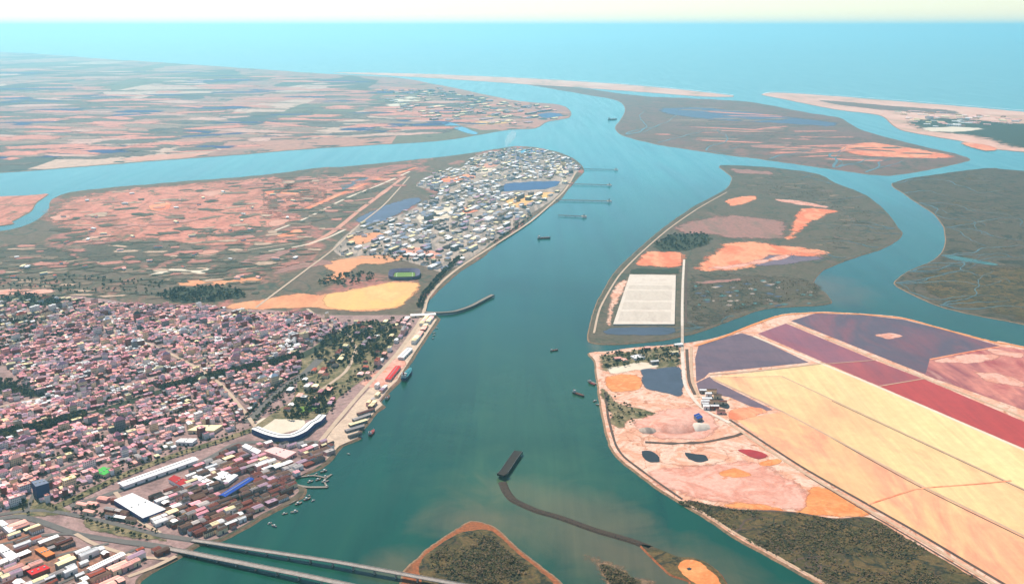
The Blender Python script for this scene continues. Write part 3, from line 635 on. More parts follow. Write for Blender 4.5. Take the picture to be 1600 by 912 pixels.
# ---- port side of that island
for i, (a, m, z) in enumerate((
    ([(934, 556), (958, 550), (1000, 545), (1062, 540), (1064, 572), (1040, 577), (1000, 572), (970, 577), (940, 580)], "park", .3), ([(946, 586), (998, 585), (1003, 608), (958, 612), (946, 600)], "orangesand", .4), ([(948, 575), (990, 567), (1030, 564), (1030, 572), (985, 580), (952, 584)], "palefield", .42),
    ([(938, 606), (956, 616), (968, 630), (992, 636), (1030, 644), (1020, 652), (985, 656), (975, 668), (960, 668), (950, 650)], "park", .41), ([(990, 660), (1030, 640), (1080, 634), (1110, 640), (1125, 668), (1100, 684), (1040, 686), (1000, 676)], "pinkflat", .43),
    ([(1000, 735), (1060, 728), (1180, 720), (1260, 760), (1290, 800), (1200, 797), (1110, 785), (1040, 765)], "pinkflat", .4), ([(1104, 786), (1180, 785), (1250, 796), (1262, 760), (1290, 760), (1366, 803), (1303, 808), (1200, 797), (1148, 793)], "orangesand", .46),
    ([(1120, 738), (1150, 730), (1175, 742), (1150, 746), (1130, 744)], "orangesand", .47), ([(1184, 722), (1212, 716), (1222, 720), (1206, 728), (1188, 727)], "orangesand", .48), ([(1100, 700), (1130, 698), (1140, 716), (1112, 728), (1060, 726), (1030, 722), (1032, 704)], "portsoil", .42),
    ([(1140, 640), (1175, 634), (1200, 643), (1160, 655), (1140, 655)], "orangeflat", .44))):
    soft("yard", a, LZ + z + .01 * i, G[m], 1.2, 1.6, seed=270 + i)
soft("water", [(1001, 578), (1030, 575), (1064, 574), (1066, 618), (1034, 613), (1006, 606)], LZ + .7, W_["slate"], 0.6, 1.0, seed=290)
soft("water", [(1002, 704), (1016, 703), (1030, 712), (1032, 721), (1014, 721), (1004, 713)], LZ + .75, W_["black"], 0.6, 1.0, seed=291)
soft("water", [(1069, 706), (1086, 708), (1104, 711), (1108, 719), (1092, 722), (1074, 716)], LZ + .76, W_["black"], 0.6, 1.0, seed=292)
soft("water", [(1150, 702), (1172, 701), (1190, 706), (1201, 712), (1184, 717), (1166, 710)], LZ + .77, W_["red"], 0.6, 1.0, seed=293)
soft("water", [(1110, 619), (1128, 624), (1142, 634), (1138, 639), (1120, 635), (1108, 626)], LZ + .78, W_["black"], 0.6, 1.0, seed=294)
ribbon("ditch_or_shadow", [(1008, 690), (1050, 692), (1100, 690), (1150, 680), (1160, 676)], 10, LZ + .8, G["ditch_or_shadow"], 6, amp=.8)  # shadow along the salt heap's near foot, drawn as a dark strip
MARSH_BR = [(1060, 783), (1085, 783), (1109, 788), (1148, 796), (1236, 800), (1303, 811), (1360, 808), (1420, 842), (1495, 886), (1600, 948), (1640, 1000), (1500, 985), (1360, 950), (1280, 907), (1212, 868), (1156, 838), (1115, 810)]
sheet("marshland", MARSH_BR, LZ + .35, G["marshdark"], .8, 4, seed=295)
ribbon("path", [(1066, 782), (1108, 806), (1150, 833), (1212, 868), (1280, 906), (1340, 940)], 7, LZ + .6, G["dike"], 8, amp=.5)
ribbon("ditch_or_shadow", [(1075, 781), (1109, 789), (1148, 795.5), (1236, 799.5), (1303, 810), (1345, 807)], 6, LZ + .62, G["ditch_or_shadow"], 6, amp=.5)
ribbon("path", [(946, 612), (950, 650), (962, 694), (975, 713), (998, 731), (1034, 757), (1066, 779)], 6, LZ + .85, G["ditch_or_shadow"], 6, amp=.4)
ribbon("ditch_or_shadow", [(1073, 545), (1074, 566), (1077, 596), (1086, 616)], 9, LZ + .9, G["ditch_or_shadow"], 5)
ribbon("road", [(1066, 545), (1067, 566), (1070, 598), (1078, 615), (1092, 632), (1110, 645), (1140, 660)], 10, LZ + 1.0, G["white"], 5)
ribbon("dike", [(1080, 541), (1080, 565), (1082, 594), (1092, 620)], 7, LZ + .95, G["dike"], 5, depth=.4)
# railway embankment running out into the river
ribbon("embankment", [(785, 752), (791, 766), (803, 780), (838, 796), (876, 807), (932, 827), (987, 843), (1016, 854)], 12, 2.2, G["rock"], 4, depth=2.6)

# ---- tidal creeks winding through the marshes
rc = random.Random(41)
def creek(x, y, ang, n, w, z, poly, mat, step=5.0):
    pts = [(x, y)]; a = ang
    for i in range(n):
        a += rc.uniform(-.75, .75) * .8; x += math.cos(a) * step * 1.8; y += math.sin(a) * step * .55; a += (ang - a) * .12
        if not inside((x, y), poly): break
        pts.append((x, y))
    if len(pts) < 4: return
    c = [P(px, py, z) for px, py in crom(pts, 2.0, False)]; v, f = [], []; k = len(c)
    for i in range(k):
        t = c[min(i + 1, k - 1)] - c[max(i - 1, 0)]; t.normalize(); nr = Vector((-t.y, t.x, 0)); ww = w * (1 - .8 * i / k) * rc.uniform(.7, 1.2)
        for s in (1, -1): q = c[i] + nr * ww * s; v.append((q.x, q.y, z))
    f = [(2 * i, 2 * i + 1, 2 * i + 3, 2 * i + 2) for i in range(k - 1)]
    me = bpy.data.meshes.new("creek"); me.from_pydata(v, [], f); me.update(); link("creek", me, [mat])["kind"] = "structure"
M_CREEK = pond("creek_water", S(74, 92, 84), .25)
for i in range(26):
    p = MARSH_G[rc.choice((0, 9, 10, 11, 12, 13, 14, 15, 16, 17, 18, 19))]; creek(p[0] + 2, p[1], rc.uniform(-.5, .6), rc.randint(10, 26), rc.uniform(3, 7), 2.3 + .004 * i, MARSH_G, M_CREEK)
for i in range(18):
    p = ISLE_H[rc.choice((2, 3, 4, 5, 6, 7, 8, 9, 10, 17, 18))]; creek(p[0] - 3, p[1] + (2 if p[1] < 370 else -3), R(180) + rc.uniform(-.5, .5), rc.randint(8, 18), rc.uniform(2.5, 5), 3.2 + .004 * i, ISLE_H, M_CREEK, 4)
for i in range(14):
    p = ISLE_E[rc.choice((6, 7, 8, 9, 10, 11))]; creek(p[0] + 3, p[1] - 2, R(-40) + rc.uniform(-.6, .6), rc.randint(8, 16), rc.uniform(7, 13), 2.6 + .01 * i, ISLE_E, M_CREEK, 5)
for i in range(16):
    x = rc.uniform(1100, 1330); creek(x, 790 + (x - 1060) * .5, R(-50) + rc.uniform(-.8, .8), rc.randint(8, 20), rc.uniform(1.2, 2.6), LZ + .55 + .004 * i, MARSH_BR, G["ditch_or_shadow"], 4)
ribbon("surf", [(650, 114), (745, 117.6), (842, 122), (972, 130.6), (1070, 139.6), (1146, 148.4)], 26, .25, plain("sea_foam", (.8, .82, .82, 1), .6), 4, amp=1.2)
ribbon("surf", [(1192, 146.6), (1215, 143.4), (1300, 148.4), (1450, 160), (1600, 172.6), (1800, 190)], 22, .25, bpy.data.materials["sea_foam"], 4, amp=1.2)

# ------------------------------------------------------------------ field parcels on the plains (soil, part of the ground; far blue is painted haze)
def parcels(name, poly, count, z, mats, L, Wd, ang, seed, avoid=()):
    r = random.Random(seed); groups = {}
    xs = [p[0] for p in poly]; ys = [p[1] for p in poly]
    k = 0; tries = 0
    while k < count and tries < count * 30:
        tries += 1
        x = r.uniform(min(xs), max(xs)); y = r.uniform(min(ys), max(ys))
        if not inside((x, y), poly) or any(inside((x, y), a) for a in avoid): continue
        c = P(x, y, 0); sc = c.length / 6000
        a = ang + r.choice((0, 0, 0, .5, -.4)) + r.uniform(-.3, .3); l = r.uniform(*L) * sc; w = r.uniform(*Wd) * sc
        m = groups.setdefault(r.choice(mats), MB()); m.e = getattr(m, "e", []); zz = z + .002 * k
        n = 14; pts = []
        for i in range(n):
            t = 6.2832 * i / n
            ex = math.copysign(abs(math.cos(t)) ** .5, math.cos(t)) * l / 2 * r.uniform(.75, 1.1); ey = math.copysign(abs(math.sin(t)) ** .5, math.sin(t)) * w / 2 * r.uniform(.7, 1.15)
            pts.append((c.x + ex * math.cos(a) - ey * math.sin(a), c.y + ex * math.sin(a) + ey * math.cos(a), zz))
        if not all(inside(Q(p)[:2], poly) for p in pts): continue
        b = len(m.v); m.v += [(c.x, c.y, zz)] + pts; m.f += [(b, b + 1 + i, b + 1 + (i + 1) % n) for i in range(n)]; m.mi += [0] * n; m.e += [2.2] + [-.5] * n; k += 1
    for mm, b in groups.items():
        o = b.build(name, soft_mat(G[mm])); o["kind"] = "structure"; set_edge(o.data, b.e)
FAR_IN = [(-60, 266), (0, 262), (125, 254), (250, 244), (375, 235), (500, 226), (680, 214), (760, 200), (850, 192), (880, 178), (810, 161), (758, 151), (680, 136), (600, 124), (500, 119), (400, 112), (300, 106), (175, 98), (0, 88), (-60, 84)]
parcels("field", FAR_IN, 420, LZ + 1.0, ["farpink", "farpale", "fargreen", "farhaze_blue", "farpink", "fargreen", "fartan"], (200, 700), (80, 320), R(-4), 71)
MID_IN = [(60, 372), (90, 318), (172, 298), (281, 290), (406, 280), (520, 268), (640, 262), (640, 290), (560, 340), (520, 380), (500, 410), (400, 440), (300, 436), (200, 430), (0, 440), (-40, 400)]
parcels("field", MID_IN, 330, LZ + 1.8, ["midpink", "midgreen", "midgreen", "midpale", "midpink2", "midtan", "middark"], (50, 240), (25, 130), R(14), 72)
parcels("scrub_ground", [(-40, 420), (120, 400), (300, 398), (480, 400), (420, 440), (400, 470), (200, 468), (0, 462)], 170, LZ + 1.75, ["middark", "midgreen", "midgreen", "midtan", "wood", "midpale"], (60, 260), (25, 80), R(8), 73)
parcels("field", [(985, 205), (1060, 165), (1180, 165), (1300, 190), (1340, 206), (1480, 242), (1390, 268), (1300, 258), (1100, 232), (1000, 214)], 70, 2.5, ["farpink", "fargreen", "fartan", "fargreen"], (150, 700), (40, 130), R(-3), 74)
parcels("marsh_ground", [(1410, 290), (1544, 268), (1600, 272), (1600, 395), (1490, 395), (1482, 350)], 60, 2.2, ["midgreen", "marshdark", "isle"], (60, 260), (25, 90), R(8), 75)
parcels("marsh_ground", [(1145, 285), (1200, 266), (1300, 292), (1380, 335), (1398, 362), (1380, 384), (1310, 396), (1260, 380), (1310, 330), (1240, 308), (1160, 302)], 60, 3.1, ["midgreen", "isle", "marsh", "midtan"], (60, 240), (20, 70), R(4), 76)

# ------------------------------------------------------------------ paint and render colours of buildings
RC0 = {"rose": S(206, 146, 154), "salmon": S(222, 162, 150), "terracotta": S(188, 96, 74), "rust": S(128, 72, 62), "grey": S(150, 144, 142), "white": S(236, 230, 222), "cream": S(232, 208, 168),
      "mauve": S(160, 134, 148), "dark": S(70, 66, 66), "orange": S(226, 142, 84), "red": S(204, 52, 56), "blue": S(46, 92, 188), "green": S(88, 200, 96), "brown": S(112, 86, 74), "pink": S(232, 176, 172), "slate": S(112, 122, 140)}
DULL = {"rust": .9, "brown": .9, "dark": .8, "terracotta": 1.0, "orange": 1.0, "red": 1.0, "green": 1.1, "blue": .9}
RC = {k: tuple(min(.9, q * DULL.get(k, 1.65)) for q in v[:3]) + (1,) for k, v in RC0.items()}
ROOF = {k: roof_mat("roof_" + k, v) for k, v in RC.items()}
WALL = {"white": wall_mat("wall_white", S(236, 228, 220, 1)), "cream": wall_mat("wall_cream", S(232, 208, 172, 1)), "pink": wall_mat("wall_pink", S(222, 172, 162, 1)), "brick": wall_mat("wall_brick", S(150, 92, 76)), "grey": wall_mat("wall_grey", S(150, 146, 144))}
PWALL = {"white": plain("render_white", S(236, 228, 220, 1)), "cream": plain("render_cream", S(232, 208, 172, 1)), "pink": plain("render_pink", S(222, 172, 162, 1)), "brick": plain("render_brick", S(140, 88, 74)), "grey": plain("render_grey", S(140, 136, 134))}
M_DOOR = plain("steel_door", S(70, 78, 88), .5); M_GLASS = plain("roof_light", S(120, 140, 150), .3, .1, 3, .5)
M_TRUNK = plain("bark", S(84, 66, 50)); M_METAL = plain("grey_metal", S(150, 150, 150), .45, .1, 6, .5)

def T_box():
    m = MB(); m.quad_prism([(-.5, -.5), (.5, -.5), (.5, .5), (-.5, .5)], 0, 1); return m
def T_wall_gable(rh=.35):
    m = MB(); m.v = [(-.5, -.5, 0), (.5, -.5, 0), (.5, .5, 0), (-.5, .5, 0), (-.5, -.5, 1), (.5, -.5, 1), (.5, .5, 1), (-.5, .5, 1), (-.5, 0, 1 + rh), (.5, 0, 1 + rh)]
    m.f = [(0, 1, 5, 4), (1, 2, 6, 9, 5), (2, 3, 7, 6), (3, 0, 4, 8, 7)]; m.mi = [0] * 4; return m
def T_roof_gable(rh=.35, o=.05, t=.05):
    m = MB(); a = .5 + o; d = rh * o / .5
    m.v = [(-a, -a, 1 - d + t), (a, -a, 1 - d + t), (a, 0, 1 + rh + t), (-a, 0, 1 + rh + t), (a, a, 1 - d + t), (-a, a, 1 - d + t),
           (-a, -a, 1 - d), (a, -a, 1 - d), (a, 0, 1 + rh), (-a, 0, 1 + rh), (a, a, 1 - d), (-a, a, 1 - d)]
    m.f = [(0, 1, 2, 3), (3, 2, 4, 5), (6, 9, 8, 7), (9, 11, 10, 8), (0, 6, 7, 1), (4, 10, 11, 5), (0, 3, 9, 6), (3, 5, 11, 9), (1, 7, 8, 2), (2, 8, 10, 4)]; m.mi = [0] * 10; return m
def T_roof_hip(rh=.35, o=.05):
    m = MB(); a = .5 + o
    m.v = [(-a, -a, 1.002), (a, -a, 1.002), (a, a, 1.002), (-a, a, 1.002), (-.2, 0, 1 + rh), (.2, 0, 1 + rh)]
    m.f = [(0, 1, 5, 4), (1, 2, 5), (2, 3, 4, 5), (3, 0, 4), (3, 2, 1, 0)]; m.mi = [0] * 5; return m
def T_roof_flat():
    m = MB(); p = [(-.5, -.5), (.5, -.5), (.5, .5), (-.5, .5)]; o = [(x * 1.02, y * 1.02) for x, y in p]; i = [(x * .9, y * .9) for x, y in p]
    m.v = [(x, y, 1.003) for x, y in o] + [(x, y, 1.07) for x, y in o] + [(x, y, 1.07) for x, y in i] + [(x, y, 1.02) for x, y in i]
    for k in range(4):
        j = (k + 1) % 4; m.f += [(k, j, 4 + j, 4 + k), (4 + k, 4 + j, 8 + j, 8 + k), (8 + k, 8 + j, 12 + j, 12 + k)]
    m.f += [(12, 13, 14, 15), (3, 2, 1, 0)]; m.mi = [0] * 14
    m.box(.15, .1, 1.02, .22, .25, .14); return m
TB, TWG, TRG, TRH, TRF = T_box(), T_wall_gable(), T_roof_gable(), T_roof_hip(), T_roof_flat()
TWL, TRL = T_wall_gable(.22), T_roof_gable(.22, .02, .03)

_me = {}
def tmesh(key, t, mat):
    k = (key, mat.name)
    if k not in _me:
        me = t.mesh(key); me.materials.append(mat); _me[k] = me
    return _me[k]

# ------------------------------------------------------------------ roads that the buildings keep clear of
ROADS = []
def road(px, w, mat="road", z=LZ + 1.25, name="road", step=6, **kw):
    g = [P(x, y, LZ) for x, y in px]; ROADS.append((g, w / 2 + 1.5))
    ribbon(name, px, w, z + .004 * len(ROADS), G[mat], step, **kw)
road([(-60, 815), (20, 800), (75, 797), (160, 813), (262, 838)], 12)
road([(-60, 825), (30, 806), (118, 833), (190, 845), (262, 855)], 16)
road([(75, 797), (130, 772), (186, 745), (260, 715), (350, 686), (400, 668), (430, 648)], 24, "park", name="avenue")
road([(110, 790), (180, 768), (312, 722), (366, 694), (410, 690), (500, 690)], 16)
road([(-60, 700), (0, 682), (70, 666), (140, 648), (250, 612), (330, 590), (400, 574), (470, 556), (540, 520)], 34, "wood", name="avenue")
road([(388, 660), (420, 626), (450, 600), (476, 584), (500, 560)], 26, "road", name="avenue")
road([(500, 690), (524, 660), (560, 618), (590, 585), (620, 552), (652, 508), (662, 488), (668, 466), (690, 440), (720, 416), (770, 384), (830, 345), (880, 300), (900, 268)], 12, "paleroad")
road([(0, 740), (80, 716), (150, 690), (230, 662), (330, 630), (400, 610)], 9)
road([(-20, 640), (60, 622), (160, 612), (240, 590), (330, 566), (420, 540), (470, 520), (520, 496)], 8, "paleroad")
road([(40, 800), (60, 760), (100, 730), (140, 716)], 9)
road([(180, 768), (215, 810), (250, 832)], 9, "paleroad")
road([(0, 850), (70, 835), (118, 833)], 9); road([(118, 833), (150, 850), (210, 868), (262, 872)], 9, "paleroad"); road([(40, 880), (110, 862), (170, 848)], 8)
road([(90, 912), (140, 890), (200, 862), (230, 850)], 7); road([(200, 900), (240, 885), (275, 868)], 10, "paleroad")
road([(160, 510), (240, 540), (300, 570), (345, 600), (380, 640), (400, 668)], 10, "paleroad")
road([(480, 482), (510, 505), (540, 520), (556, 545), (540, 580), (500, 610)], 10, "paleroad")
road([(640, 276), (600, 320), (560, 352), (520, 390), (480, 420), (440, 450), (400, 480)], 9, "paleroad")
road([(520, 404), (600, 402), (690, 406), (730, 396)], 9, "paleroad"); road([(600, 350), (680, 340), (770, 330), (850, 310)], 8, "paleroad"); road([(700, 300), (760, 270), (800, 246), (850, 245)], 8, "paleroad")
def on_road(p, rad):
    for g, w in ROADS:
        for i in range(len(g) - 1):
            if segd(p, g[i], g[i + 1]) < w + rad: return True
    return False

KEEP = []          # footprints (px polygons) that the rows of buildings leave free
def keep(px): KEEP.append([tuple(P(x, y, LZ)[:2]) for x, y in px])
for k in ([(365, 668), (400, 648), (440, 650), (500, 640), (516, 660), (476, 692), (400, 690)], [(176, 782), (207, 766), (262, 796), (224, 816)], [(182, 760), (305, 712), (312, 726), (196, 776)], [(40, 800), (52, 785), (72, 785), (78, 800), (60, 808)],
          [(258, 750), (272, 738), (302, 752), (286, 766)], [(340, 776), (352, 760), (392, 738), (402, 752), (352, 782)], [(144, 742), (160, 724), (184, 730), (162, 750)], [(44, 782), (46, 762), (78, 760), (78, 782)],
          [(132, 900), (136, 880), (190, 860), (202, 870), (150, 898)], [(0, 812), (26, 824), (20, 842), (-8, 832)], [(-8, 850), (28, 862), (22, 888), (-8, 876)], [(50, 852), (90, 866), (84, 880), (50, 872)], [(40, 896), (76, 882), (80, 896), (50, 908)],
          [(372, 694), (412, 704), (408, 718), (370, 708)], [(406, 698), (464, 700), (468, 722), (412, 722)], [(286, 672), (350, 660), (352, 678), (290, 684)], [(268, 684), (310, 682), (308, 698), (270, 700)], [(530, 690), (536, 648), (574, 640), (590, 640), (566, 684)],
          [(600, 412), (662, 412), (662, 446), (600, 446)], [(355, 474), (400, 462), (500, 452), (600, 436), (662, 436), (640, 484), (540, 492), (350, 490)], [(780, 282), (884, 280), (876, 300), (782, 304)], [(600, 572), (640, 556), (630, 592), (600, 604)]):
    keep(k)
BUILDS, TREES = [], []
def rows(px, d, lot, block, street, kinds, hr, roofs, walls, seed, gap=.08, tree=.12, jit=.12, z=LZ + .3, place=None):
    """blocks of buildings along the street direction d (two pixels)"""
    r = random.Random(seed)
    poly = [tuple(P(x, max(y, 60), z)[:2]) for x, y in px]
    a = P(*d[1]) - P(*d[0]); ang = math.atan2(a.y, a.x); ca, sa = math.cos(ang), math.sin(ang)
    uv = [(x * ca + y * sa, -x * sa + y * ca) for x, y in poly]
    u0, u1 = min(p[0] for p in uv), max(p[0] for p in uv); v0, v1 = min(p[1] for p in uv), max(p[1] for p in uv)
    (lw0, lw1), (ld0, ld1) = lot
    v = v0; row = 0
    while v < v1:
        for half in (0, 1):
            depth = r.uniform(ld0, ld1); u = u0 - r.uniform(0, 40); run = 0
            while u < u1:
                w = r.uniform(lw0, lw1)
                if run > block * r.uniform(.8, 1.2): u += street * r.uniform(.8, 1.5); run = 0
                cu, cv = u + w / 2, v + depth / 2 + 1.5 * noise.noise(Vector((u * .02, v * .05, seed)))
                u += w + .4; run += w
                x, y = cu * ca - cv * sa, cu * sa + cv * ca
                if not inside((x, y), poly): continue
                if any(inside((x, y), k) for k in KEEP): continue
                rad = min(w, depth) * .5
                if on_road((x, y), rad): continue
                t = r.random()
                if t < gap:
                    continue
                if t < gap + tree:
                    for _ in range(r.randint(1, 3)): TREES.append((x + r.uniform(-w, w) * .3, y + r.uniform(-depth, depth) * .3, r.uniform(6, 11), None))
                    continue
                kind = r.choices(list(kinds), list(kinds.values()))[0]
                big_ = kind == "apartment_building" and r.random() < .16
                if big_: w *= 1.9; u += w * .474; cu += w * .237; x, y = cu * ca - cv * sa, cu * sa + cv * ca
                if big_ and (not inside((x, y), poly) or on_road((x, y), rad * 1.5) or any(inside((x, y), k) for k in KEEP)): continue
                h0_, h1_ = hr.get(kind, hr["*"]); h = h0_ + (h1_ - h0_) * min(1, max(0, .45 + .9 * noise.noise(Vector((x * .009, y * .009, 7))) + r.uniform(-.35, .35)))
                BUILDS.append(dict(x=x, y=y, w=w * r.uniform(.86, 1), d=depth * r.uniform(.8, .97), h=h * (1.5 if big_ else 1), a=ang + r.uniform(-jit, jit) * .3 + (math.pi / 2 if kind == "house" and r.random() < .3 and abs(w - depth) < 3 else 0), kind=kind, roof=roofs[int(min(.999, max(0, .5 + 1.1 * noise.noise(Vector((x * .011, y * .011, seed))) + r.uniform(-.32, .32))) * len(roofs))], wall=r.choice(walls), z=z, r=r.random()))
            v += depth + (.6 if half == 0 else 0)
        v += street * r.uniform(.8, 1.3); row += 1

pinks = ["mauve", "dark", "rose", "grey", "salmon", "rose", "pink", "mauve", "rose", "salmon", "pink", "rose", "pink", "cream", "pink", "white"]
mixr = ["rose", "salmon", "terracotta", "mauve", "pink", "cream", "white", "grey", "rust", "brown", "white", "cream"]
port = ["rust", "dark", "brown", "rust", "mauve", "brown", "grey", "dark", "rose", "brown", "cream", "rust", "white"]
inds = ["white", "grey", "white", "brown", "rust", "grey", "cream", "terracotta", "rust", "brown", "mauve", "salmon"]
wl_ = ["white", "white", "cream", "pink", "brick", "grey"]
hr = {"house": (5, 8), "apartment_building": (8, 17), "warehouse": (7, 11), "*": (6, 9)}
OLD = [(130, 474), (250, 478), (400, 484), (470, 484), (520, 498), (545, 515), (500, 545), (470, 556), (400, 574), (330, 590), (250, 612), (140, 648), (60, 666), (-40, 690), (-40, 620), (60, 622), (0, 560), (60, 520)]
rows(OLD, ((250, 612), (400, 574)), ((8, 15), (9, 13)), 62, 7, {"house": .6, "apartment_building": .4}, hr, pinks, wl_, 1, .07, .12)
rows([(-60, 474), (0, 474), (130, 466), (140, 500), (60, 530), (0, 570), (-60, 590)], ((0, 560), (140, 520)), ((10, 20), (9, 14)), 55, 10, {"house": .5, "apartment_building": .5}, hr, mixr, wl_, 2, .15, .5)
rows([(-40, 700), (70, 668), (140, 652), (260, 614), (340, 590), (400, 578), (470, 562), (470, 588), (420, 622), (388, 656), (350, 682), (260, 710), (186, 740), (130, 768), (60, 790), (-40, 806)], ((0, 690), (330, 600)), ((8, 15), (9, 14)), 60, 8, {"house": .55, "apartment_building": .45}, hr, pinks, wl_, 3, .07, .15)
rows([(252, 774), (310, 728), (366, 698), (410, 694), (500, 694), (530, 692), (510, 714), (494, 728), (464, 742), (446, 752), (464, 766), (436, 786), (404, 802), (384, 815), (342, 836), (310, 838), (270, 828), (225, 806), (200, 770)], ((192, 757), (303, 718)), ((9, 30), (8, 16)), 80, 5, {"warehouse": .6, "house": .4}, hr, port, wl_, 4, .05, .02)
rows([(-60, 810), (30, 812), (118, 838), (190, 850), (262, 862), (270, 866), (212, 900), (190, 975), (-60, 975)], ((137, 886), (187, 865)), ((11, 40), (9, 18)), 100, 6, {"warehouse": .75, "house": .25}, hr, inds, wl_, 5, .05, .05)
rows([(130, 776), (180, 772), (180, 790), (215, 812), (256, 834), (160, 810), (100, 795)], ((75, 797), (160, 813)), ((14, 34), (10, 16)), 80, 10, {"warehouse": .6, "house": .4}, hr, inds, wl_, 6, .15, .2)
rows([(480, 490), (560, 505), (640, 496), (656, 500), (630, 535), (590, 578), (560, 614), (528, 648), (500, 680), (480, 640), (440, 660), (404, 660), (430, 628), (480, 588), (520, 560), (545, 520)], ((500, 560), (540, 520)), ((13, 26), (12, 18)), 60, 14, {"house": .35, "apartment_building": .4, "warehouse": .25}, hr, mixr + ["dark", "dark"], wl_, 7, .15, .55)
rows(INDUSTRY, ((560, 382), (690, 330)), ((16, 60), (14, 28)), 130, 18, {"warehouse": .8, "apartment_building": .2}, hr, ["slate", "grey", "white", "cream", "dark", "white", "mauve", "slate", "grey", "white"], ["white", "grey", "cream"], 8, .45, .12)
rows([(655, 500), (676, 498), (664, 518), (640, 552), (622, 560), (640, 528)], ((640, 545), (672, 500)), ((20, 40), (14, 20)), 120, 14, {"warehouse": 1}, hr, ["salmon", "pink", "cream", "rust", "grey"], wl_, 9, .2, .0)
rows([(560, 640), (590, 604), (606, 604), (588, 628), (576, 645)], ((560, 640), (600, 600)), ((14, 24), (10, 14)), 60, 10, {"warehouse": .7, "house": .3}, hr, mixr, wl_, 10, .15, .05)
rows([(930, 556), (958, 550), (1062, 540), (1062, 568), (1000, 570)], ((960, 556), (1060, 545)), ((16, 30), (12, 18)), 60, 30, {"warehouse": .5, "house": .5}, hr, ["white", "salmon", "cream"], wl_, 11, .55, .35)
rows([(1096, 612), (1126, 610), (1156, 636), (1126, 650), (1100, 640)], ((1100, 640), (1150, 640)), ((14, 30), (10, 16)), 60, 14, {"warehouse": 1}, hr, ["rust", "dark", "brown", "white"], wl_, 12, .3, .0)
rows([(600, 142), (680, 136), (760, 156), (870, 168), (880, 184), (800, 196), (700, 190), (640, 185), (600, 160)], ((600, 160), (700, 150)), ((60, 130), (40, 80)), 400, 130, {"warehouse": .4, "house": .6}, {"house": (8, 14), "warehouse": (12, 20), "*": (8, 9)}, ["grey", "cream", "mauve", "salmon", "slate"], ["cream", "grey"], 13, .5, .15)
rows([(1400, 172), (1600, 184), (1600, 192), (1500, 200), (1420, 196)], ((1400, 180), (1600, 190)), ((40, 80), (30, 50)), 300, 80, {"house": .6, "apartment_building": .4}, hr, ["white", "cream", "pink", "salmon"], ["white", "cream"], 14, .4, .3, z=2.9)
sc_ = random.Random(77)
for i in range(60):
    x, y = sc_.uniform(10, 470), sc_.uniform(300, 440)
    if inside((x, y), MID_IN):
        p = P(x, y, LZ); BUILDS.append(dict(x=p.x, y=p.y, w=sc_.uniform(16, 34), d=sc_.uniform(9, 14), h=sc_.uniform(5, 8), a=sc_.uniform(0, 3), kind="house", roof=sc_.choice(["white", "cream", "salmon", "terracotta"]), wall="white", z=LZ + 1.5, r=sc_.random()))

# ------------------------------------------------------------------ words: which one
LM = [((245, 740), "the long white shed"), ((215, 790), "the broad white warehouse"), ((162, 736), "the green roofed hall"), ((62, 768), "the blue tower block"), ((280, 752), "the red roofed hall"), ((370, 760), "the long blue shed"), ((58, 796), "the roundabout"),
      ((180, 830), "the bridge ramps"), ((455, 675), "the curved white hall"), ((632, 585), "the navy blue ship"), ((70, 666), "the tree lined avenue"), ((330, 590), "the dark avenue trees"), ((540, 560), "the park trees"), ((560, 466), "the sand flat"), ((310, 460), "the dark wood"),
      ((165, 877), "the narrow white shed"), ((10, 866), "the corner white sheds"), ((440, 790), "the fishing jetty"), ((632, 430), "the football stadium"), ((555, 662), "the striped quay sheds"), ((828, 290), "the blue pond"), ((610, 328), "the slate pond"), ((700, 488), "the curved pier"),
      ((120, 545), "the upper old town"), ((20, 500), "the wooded hillside quarter"), ((200, 690), "the pink roofed rows"), ((400, 520), "the pale old town blocks"), ((725, 165), "the far river town"), ((1500, 190), "the far spit resort"), ((1000, 556), "the island depot"), ((1120, 630), "the salt works plant"),
      ((320, 800), "the rust roofed port yards"), ((395, 730), "the dock gate yards"), ((760, 350), "the shore refinery road"), ((600, 385), "the refinery edge"), ((845, 250), "the headland works"), ((250, 330), "the pink fields"), ((430, 400), "the brown fields"), ((120, 400), "the grey scrub"), ((660, 515), "the concrete quay"), ((230, 870), "the river bank road"),
      ((1090, 712), "the dark lagoons"), ((965, 640), "the island shore"), ((1060, 375), "the island grove"), ((690, 440), "the shore road"), ((450, 620), "the grey avenue"), ((300, 640), "the middle rows"), ((90, 845), "the orange yards")]
def where(x, y, z):
    px, py, _ = Q((x, y, z))
    d = sorted((((px - a) ** 2 + (2.2 * (py - b)) ** 2, nm, px - a, 2.2 * (py - b)) for (a, b), nm in LM))
    q, nm, dx, dy = d[0]
    if q < 60: rel = "beside"
    elif abs(dx) > abs(dy): rel = "on the river side of" if (dx > 0) == (px < 800) else "inland of"
    else: rel = "in front of" if dy > 0 else "just beyond"
    return rel + " " + nm
def finish(items):
    """labels that single out; what still reads the same shares a group"""
    seen = {}
    for o, lab, far in items: seen.setdefault(lab, []).append((far, o))
    for lab, l in seen.items():
        l.sort(key=lambda t: t[0])
        wc = len(lab.split())
        ords = {1: [""], 2: ["nearer of two: ", "farther of two: "], 3: ["nearest of three: ", "middle of three: ", "farthest of three: "]}.get(len(l))
        if ords is None:
            names_ = ["nearest", "second nearest", "third nearest", "fourth nearest", "fifth nearest", "sixth nearest", "seventh nearest", "eighth nearest"]
            ords = [n_ + " of its kind: " for n_ in names_[:len(l)]] + ["more distant: "] * max(0, len(l) - 8)
        for (f, o), pre in zip(l, ords):
            t = pre + lab
            if len(t.split()) > 16: t = pre.replace(" of its kind", "") + lab
            for drop in (" roof", " shallow", " flat", " gable", " hip", " the"):
                if len(t.split()) > 16: t = t.replace(drop, "", 1)
            o["label"] = t

